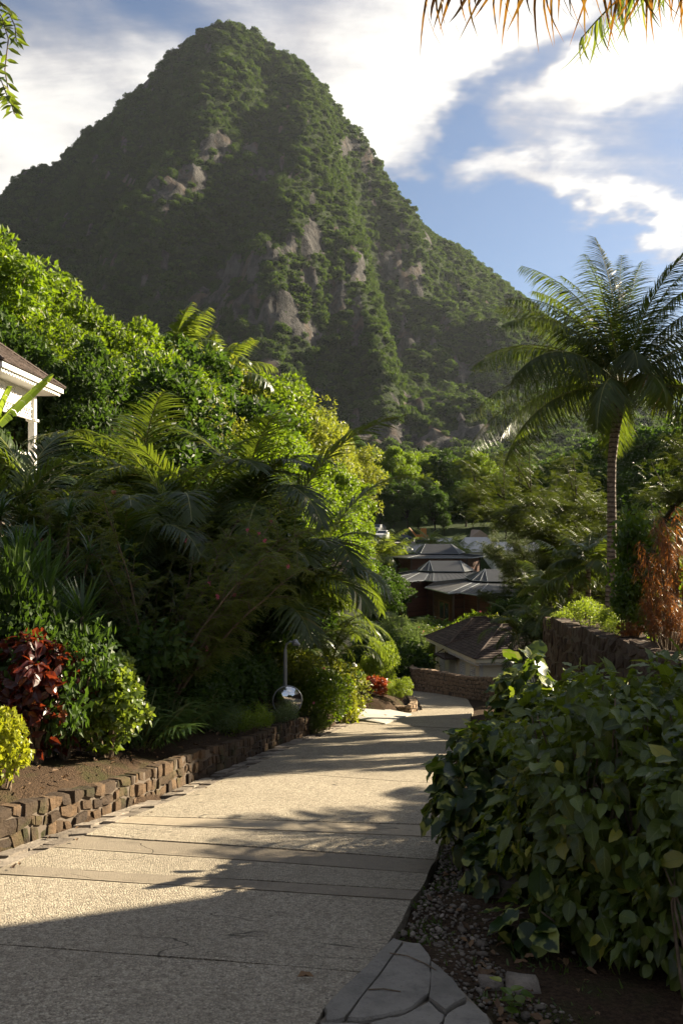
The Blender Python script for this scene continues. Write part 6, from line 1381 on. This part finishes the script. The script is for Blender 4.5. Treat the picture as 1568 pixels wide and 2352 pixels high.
for i, (x, y) in enumerate(cand):
    s = min(.10, max(.016, random.lognormvariate(-3.45, .42)))
    if any((x - a) ** 2 + (y - b) ** 2 < (.40 * (s + c)) ** 2 for a, b, c in kept[-400:]): continue
    kept.append((x, y, s))
random.shuffle(kept)
for i, (x, y, s) in enumerate(kept):
    z = float(terr(x, y)) - .020 + s * .08
    if i < 290: inst('pebble', PB[i % 7], bed, (x, y, z), (random.uniform(-.3, .3), random.uniform(-.3, .3), random.uniform(0, 6.28)), s)
    else:
        me = PB[i % 7]; V = np.array([v.co[:] for v in me.vertices]) * s; a = random.uniform(0, 6.28); Rm = np.array([[math.cos(a), -math.sin(a), 0], [math.sin(a), math.cos(a), 0], [0, 0, 1]]); rest.add(V @ Rm.T + np.array([x, y, z]), [tuple(p.vertices) for p in me.polygons])
o = rest.build('pebbles', M['pebble'], bed, smooth=True); o['kind'] = 'stuff'
print('pebbles', len(kept))
for x, y, s, lab in ((1185, 2052, .42, 'flat grey boulder under the bush beyond the pebbles'), (1200, 2262, .20, 'small brown rock between the pebbles and the bush'), (1128, 2255, .14, 'small grey rock beside the flagstones')):
    gx_, gy_ = Gp(x, y); V, fc = stone_solid([(-.5 * s, -.3 * s, 0), (.5 * s, -.3 * s, 0), (.45 * s, -.25 * s, .4 * s), (-.4 * s, -.2 * s, .38 * s)], [(-.5 * s, .3 * s, 0), (.5 * s, .3 * s, 0), (.45 * s, .25 * s, .36 * s), (-.45 * s, .25 * s, .4 * s)], s * 30, .10)
    k = MB(); k.add([tuple(v) for v in V], fc); o = k.build('rock', M['pebble'], smooth=True); o.location = (gx_, gy_, -SL * gy_ - .04); tag(o, lab, 'rock')
g = MB(); n = 3600; P = []
for _ in range(n):
    y = random.uniform(3.3, 7.5); x = float(road_r(y)) + (random.uniform(.0, .45) if _ % 2 else random.uniform(.3, 1.6))
    if y < 4.85: x = max(x, np.interp(y, [3.2, 3.6, 3.95, 4.35, 4.75], [1.05, .86, .62, .52, .40]) + random.uniform(0, .3))
    if mnoise.noise(Vector((x * 3, y * 3, 0))) < .02: continue
    P.append((x, y, -SL * y - .05))
P = np.array(P); D = rdir(len(P), .1, 1); put_leaves(g, P, D, rdir(len(P)), rng.uniform(.03, .08, len(P)), rng.uniform(.006, .018, len(P)), T_BLADE); o = g.build('weeds', M['grass']); o['kind'] = 'stuff'
# dry leaves: each a part of the ground
dl_ = bpy.data.objects.new('leaf_litter', None); COL.objects.link(dl_); dl_['kind'] = 'structure'
DLM = []
for i in range(5):
    k = MB(); put_leaves(k, [(0, 0, .008)], [(1, 0, 0)], [(0, 0, 1)], .085, .04, T_OVATE(4, random.uniform(-.25, .2), random.uniform(.1, .5), 1, .05), random.random()); DLM.append(k.mesh('dry_leaf', M['dead'], True))
for i in range(280):
    if i < 150: y = random.uniform(3.3, 7.5); x = float(road_r(y)) + random.uniform(.1, 1.3); x = max(x, .75) if y < 4.8 else x
    else: y = random.uniform(6.2, 15); x = float(road_l(y)) - random.uniform(.1, .9)
    inst('dry_leaf', DLM[i % 5], dl_, (x, y, float(terr(x, y)) - .02), (random.uniform(-.4, .4), random.uniform(-.4, .4), random.uniform(0, 6.28)), random.uniform(.35, 1.1))
for i in range(22):
    y = random.uniform(3.6, 12); x = random.uniform(float(road_l(y)) + .05, float(road_l(y)) + .45); inst('dry_leaf', DLM[i % 5], dl_, (x, y, rz(x, y) + .012), (0, 0, random.uniform(0, 6.28)), random.uniform(.4, .8))
x, y = Gp(682, 2253); o = inst('dry_leaf', DLM[1], dl_, (x, y, rz(x, y) + .012), (0, 0, .1), 1.05)
def twig(pts, lab):
    W2 = [(*Gp(a, b),) for a, b in pts]; k = MB(); k.tube([(a, b, rz(a, b) + .022 + .006 * (i % 2)) for i, (a, b) in enumerate(W2)], .0035, 5); o = k.build('twig', M['stem']); tag(o, lab, 'twig')
twig([(845, 2283), (880, 2284), (920, 2288)], 'dry stalk lying on the flagstone apron'); twig([(895, 2198), (935, 2207), (975, 2222), (1000, 2240)], 'thin dry twig across the flagstones by the pebbles')
# seedling by the flagstones
sp_ = Gp(1175, 2330); k = MB(); put_leaves(k, np.tile(np.array([[0, 0, .12]]), (9, 1)) + rng.uniform(-.05, .05, (9, 3)), rdir(9, -.2, .3), np.array([0, 0, 1.]) + rdir(9) * .2, .075, .055, T_OVATE(4, .2, .1, 1, 0)); so = empty('seedling', (sp_[0], sp_[1], -SL * sp_[1] - .04)); k.build('leaves', M['vari'], so); k = MB(); k.tube([(0, 0, 0), (0, 0, .14)], .004, 5); k.build('stem', M['stem_green'], so); tag(so, 'small green seedling growing by the pebbles near the flagstones', 'plant')

# ------------------------------------------------------------------ overhead: palm leaf at the top right, leafy twig at the top left
random.seed(8); rng = np.random.default_rng(8)
op = empty('overhanging_palm', (3.6, 3.0, -.1)); tag(op, 'palm leaning over the road, rust coloured leaflets hanging in at the top right', 'palm tree'); O = Vector((3.6, 3.0, -.1))
k = MB(); cr = Vector((2.15, 3.35, 4.12)); k.tube([Vector((0, 0, -.4)), Vector((-.1, .0, 1.2)), Vector((-.35, .1, 2.8)), cr - O], [.16, .13, .12, .12], 12); k.build('trunk', M['bark_palm'], op, smooth=True)
def hang_frond(p0, p1, sag, n, ll, lw, mat, d0=.2):
    k = MB(); p0 = Vector(p0); p1 = Vector(p1); pts = [p0.lerp(p1, i / 14) + Vector((0, 0, sag * 4 * (i / 14) * (1 - i / 14))) - O for i in range(15)]; k.tube(pts, list(np.linspace(.018, .004, 15)), 6, mat=0)
    A = np.array(pts); u = np.linspace(d0, 1, n); P = np.stack([np.interp(u * 14, range(15), A[:, c]) for c in range(3)], 1); T = norm(np.gradient(P, axis=0)); S = norm(np.cross(T, np.array([0, 0, 1.])))
    for s in (-1, 1):
        D = np.array([0, 0, -1.]) * 1.0 + T * (.30 + .25 * rng.random((n, 1))) + S * s * (.12 + .2 * rng.random((n, 1))) + rng.normal(0, .05, (n, 3))
        put_leaves(k, P, D, S * s * .5 + T * .6 + rng.normal(0, .4, (n, 3)), ll * (1 - .35 * np.abs(u - .45)) * rng.uniform(.6, 1.08, n), lw * rng.uniform(.7, 1.1, n), T_HANG, mat=1)
    return k.build('frond', [M['rachis'], M[mat]], op)
Z = at(0, -25, 3.4).z
hang_frond(cr, at(985, -22, 3.3), .0, 46, .235, .016, 'rust', .12)
hang_frond(cr, (1.6, 5.3, 4.9), .25, 40, .32, .022, 'palmy'); hang_frond(cr, (4.6, 3.9, 4.8), .3, 40, .32, .022, 'palm'); hang_frond(cr, (3.6, 1.6, 4.9), .3, 40, .32, .022, 'palm')
hang_frond(cr + Vector((0, 0, .05)), at(1430, -70, 3.0), .03, 26, .26, .018, 'rust')
ob = empty('overhanging_tree', (-3.7, 3.2, .3)); tag(ob, 'tree beyond the left frame edge with one leafy twig hanging in at the top left', 'tree'); O2 = Vector((-3.7, 3.2, .3))
k = MB(); k.tube([Vector((0, 0, -.9)), Vector((.1, 0, 1.5)), Vector((.3, .3, 3.6)), Vector((.9, .8, 4.4)), at(-30, -40, 4.0) - O2], [.12, .10, .07, .03, .012], 8); k.build('trunk', M['bark'], ob, smooth=True)
k = MB()
for pts in ([(-40, -30), (5, 40), (20, 90), (12, 160), (22, 225), (34, 262)], [(-40, -20), (15, 15), (35, 60), (38, 95)], [(-60, 120), (-10, 150), (15, 215), (30, 245)], [(-40, -30), (-10, 60), (-20, 120)]):
    W2 = [at(a, b, 4.0 + .03 * i) - O2 for i, (a, b) in enumerate(pts)]; k.tube(W2, .0035, 4, mat=0); A = np.array(W2); m = 26; u = np.linspace(.15, len(pts) - 1, m); P = np.stack([np.interp(u, range(len(pts)), A[:, c]) for c in range(3)], 1)
    put_leaves(k, P, np.array([0, 0, -.6]) + np.where(np.arange(m) % 2, 1, -1)[:, None] * np.array([.9, .2, 0]) + rng.normal(0, .25, (m, 3)), np.array([0, -1, .2]) + rng.normal(0, .4, (m, 3)), rng.uniform(.045, .075, m), .022, T_OVATE(3, .2, .1, 1, 0), mat=1)
k.build('twig', [M['stem'], M['vari']], ob)
# crown of that tree (beyond the frame)
d = rdir(900, -.3, 1); k = MB(); put_leaves(k, d * rng.uniform(.5, 1, (900, 1)) * 1.3 + np.array([-.9, .4, 5.2]), rdir(900), d, .10, .05, T_KITE); k.build('crown', M['vari'], ob)

# ------------------------------------------------------------------ trees beyond the right frame edge, whose shade lies on the road and the left bank
for i, (kd, x, y, H, sx, lab) in enumerate([('darkt', 13.2, 21.2, 14, .45, 'tree on the terrace beside the two storey house'), ('areca', 7.9, 10.9, 3.9, 1.0, 'feathery palm clump on the terrace before the house'), ('darkt', 16.5, 24.5, 17.0, .5, 'tall tree on the terrace beyond the copper shrubs'),
        ('spalm', 9.6, 13.2, 4.4, 1.2, 'palm on the terrace behind the copper shrub')]):
    plant(kd, 'terrace_tree' if kd == 'darkt' else 'terrace_palm', x, y, H, sx=sx, v=i, label=lab, cat='tree' if kd == 'darkt' else 'palm', group='trees on the terrace beyond the frame')
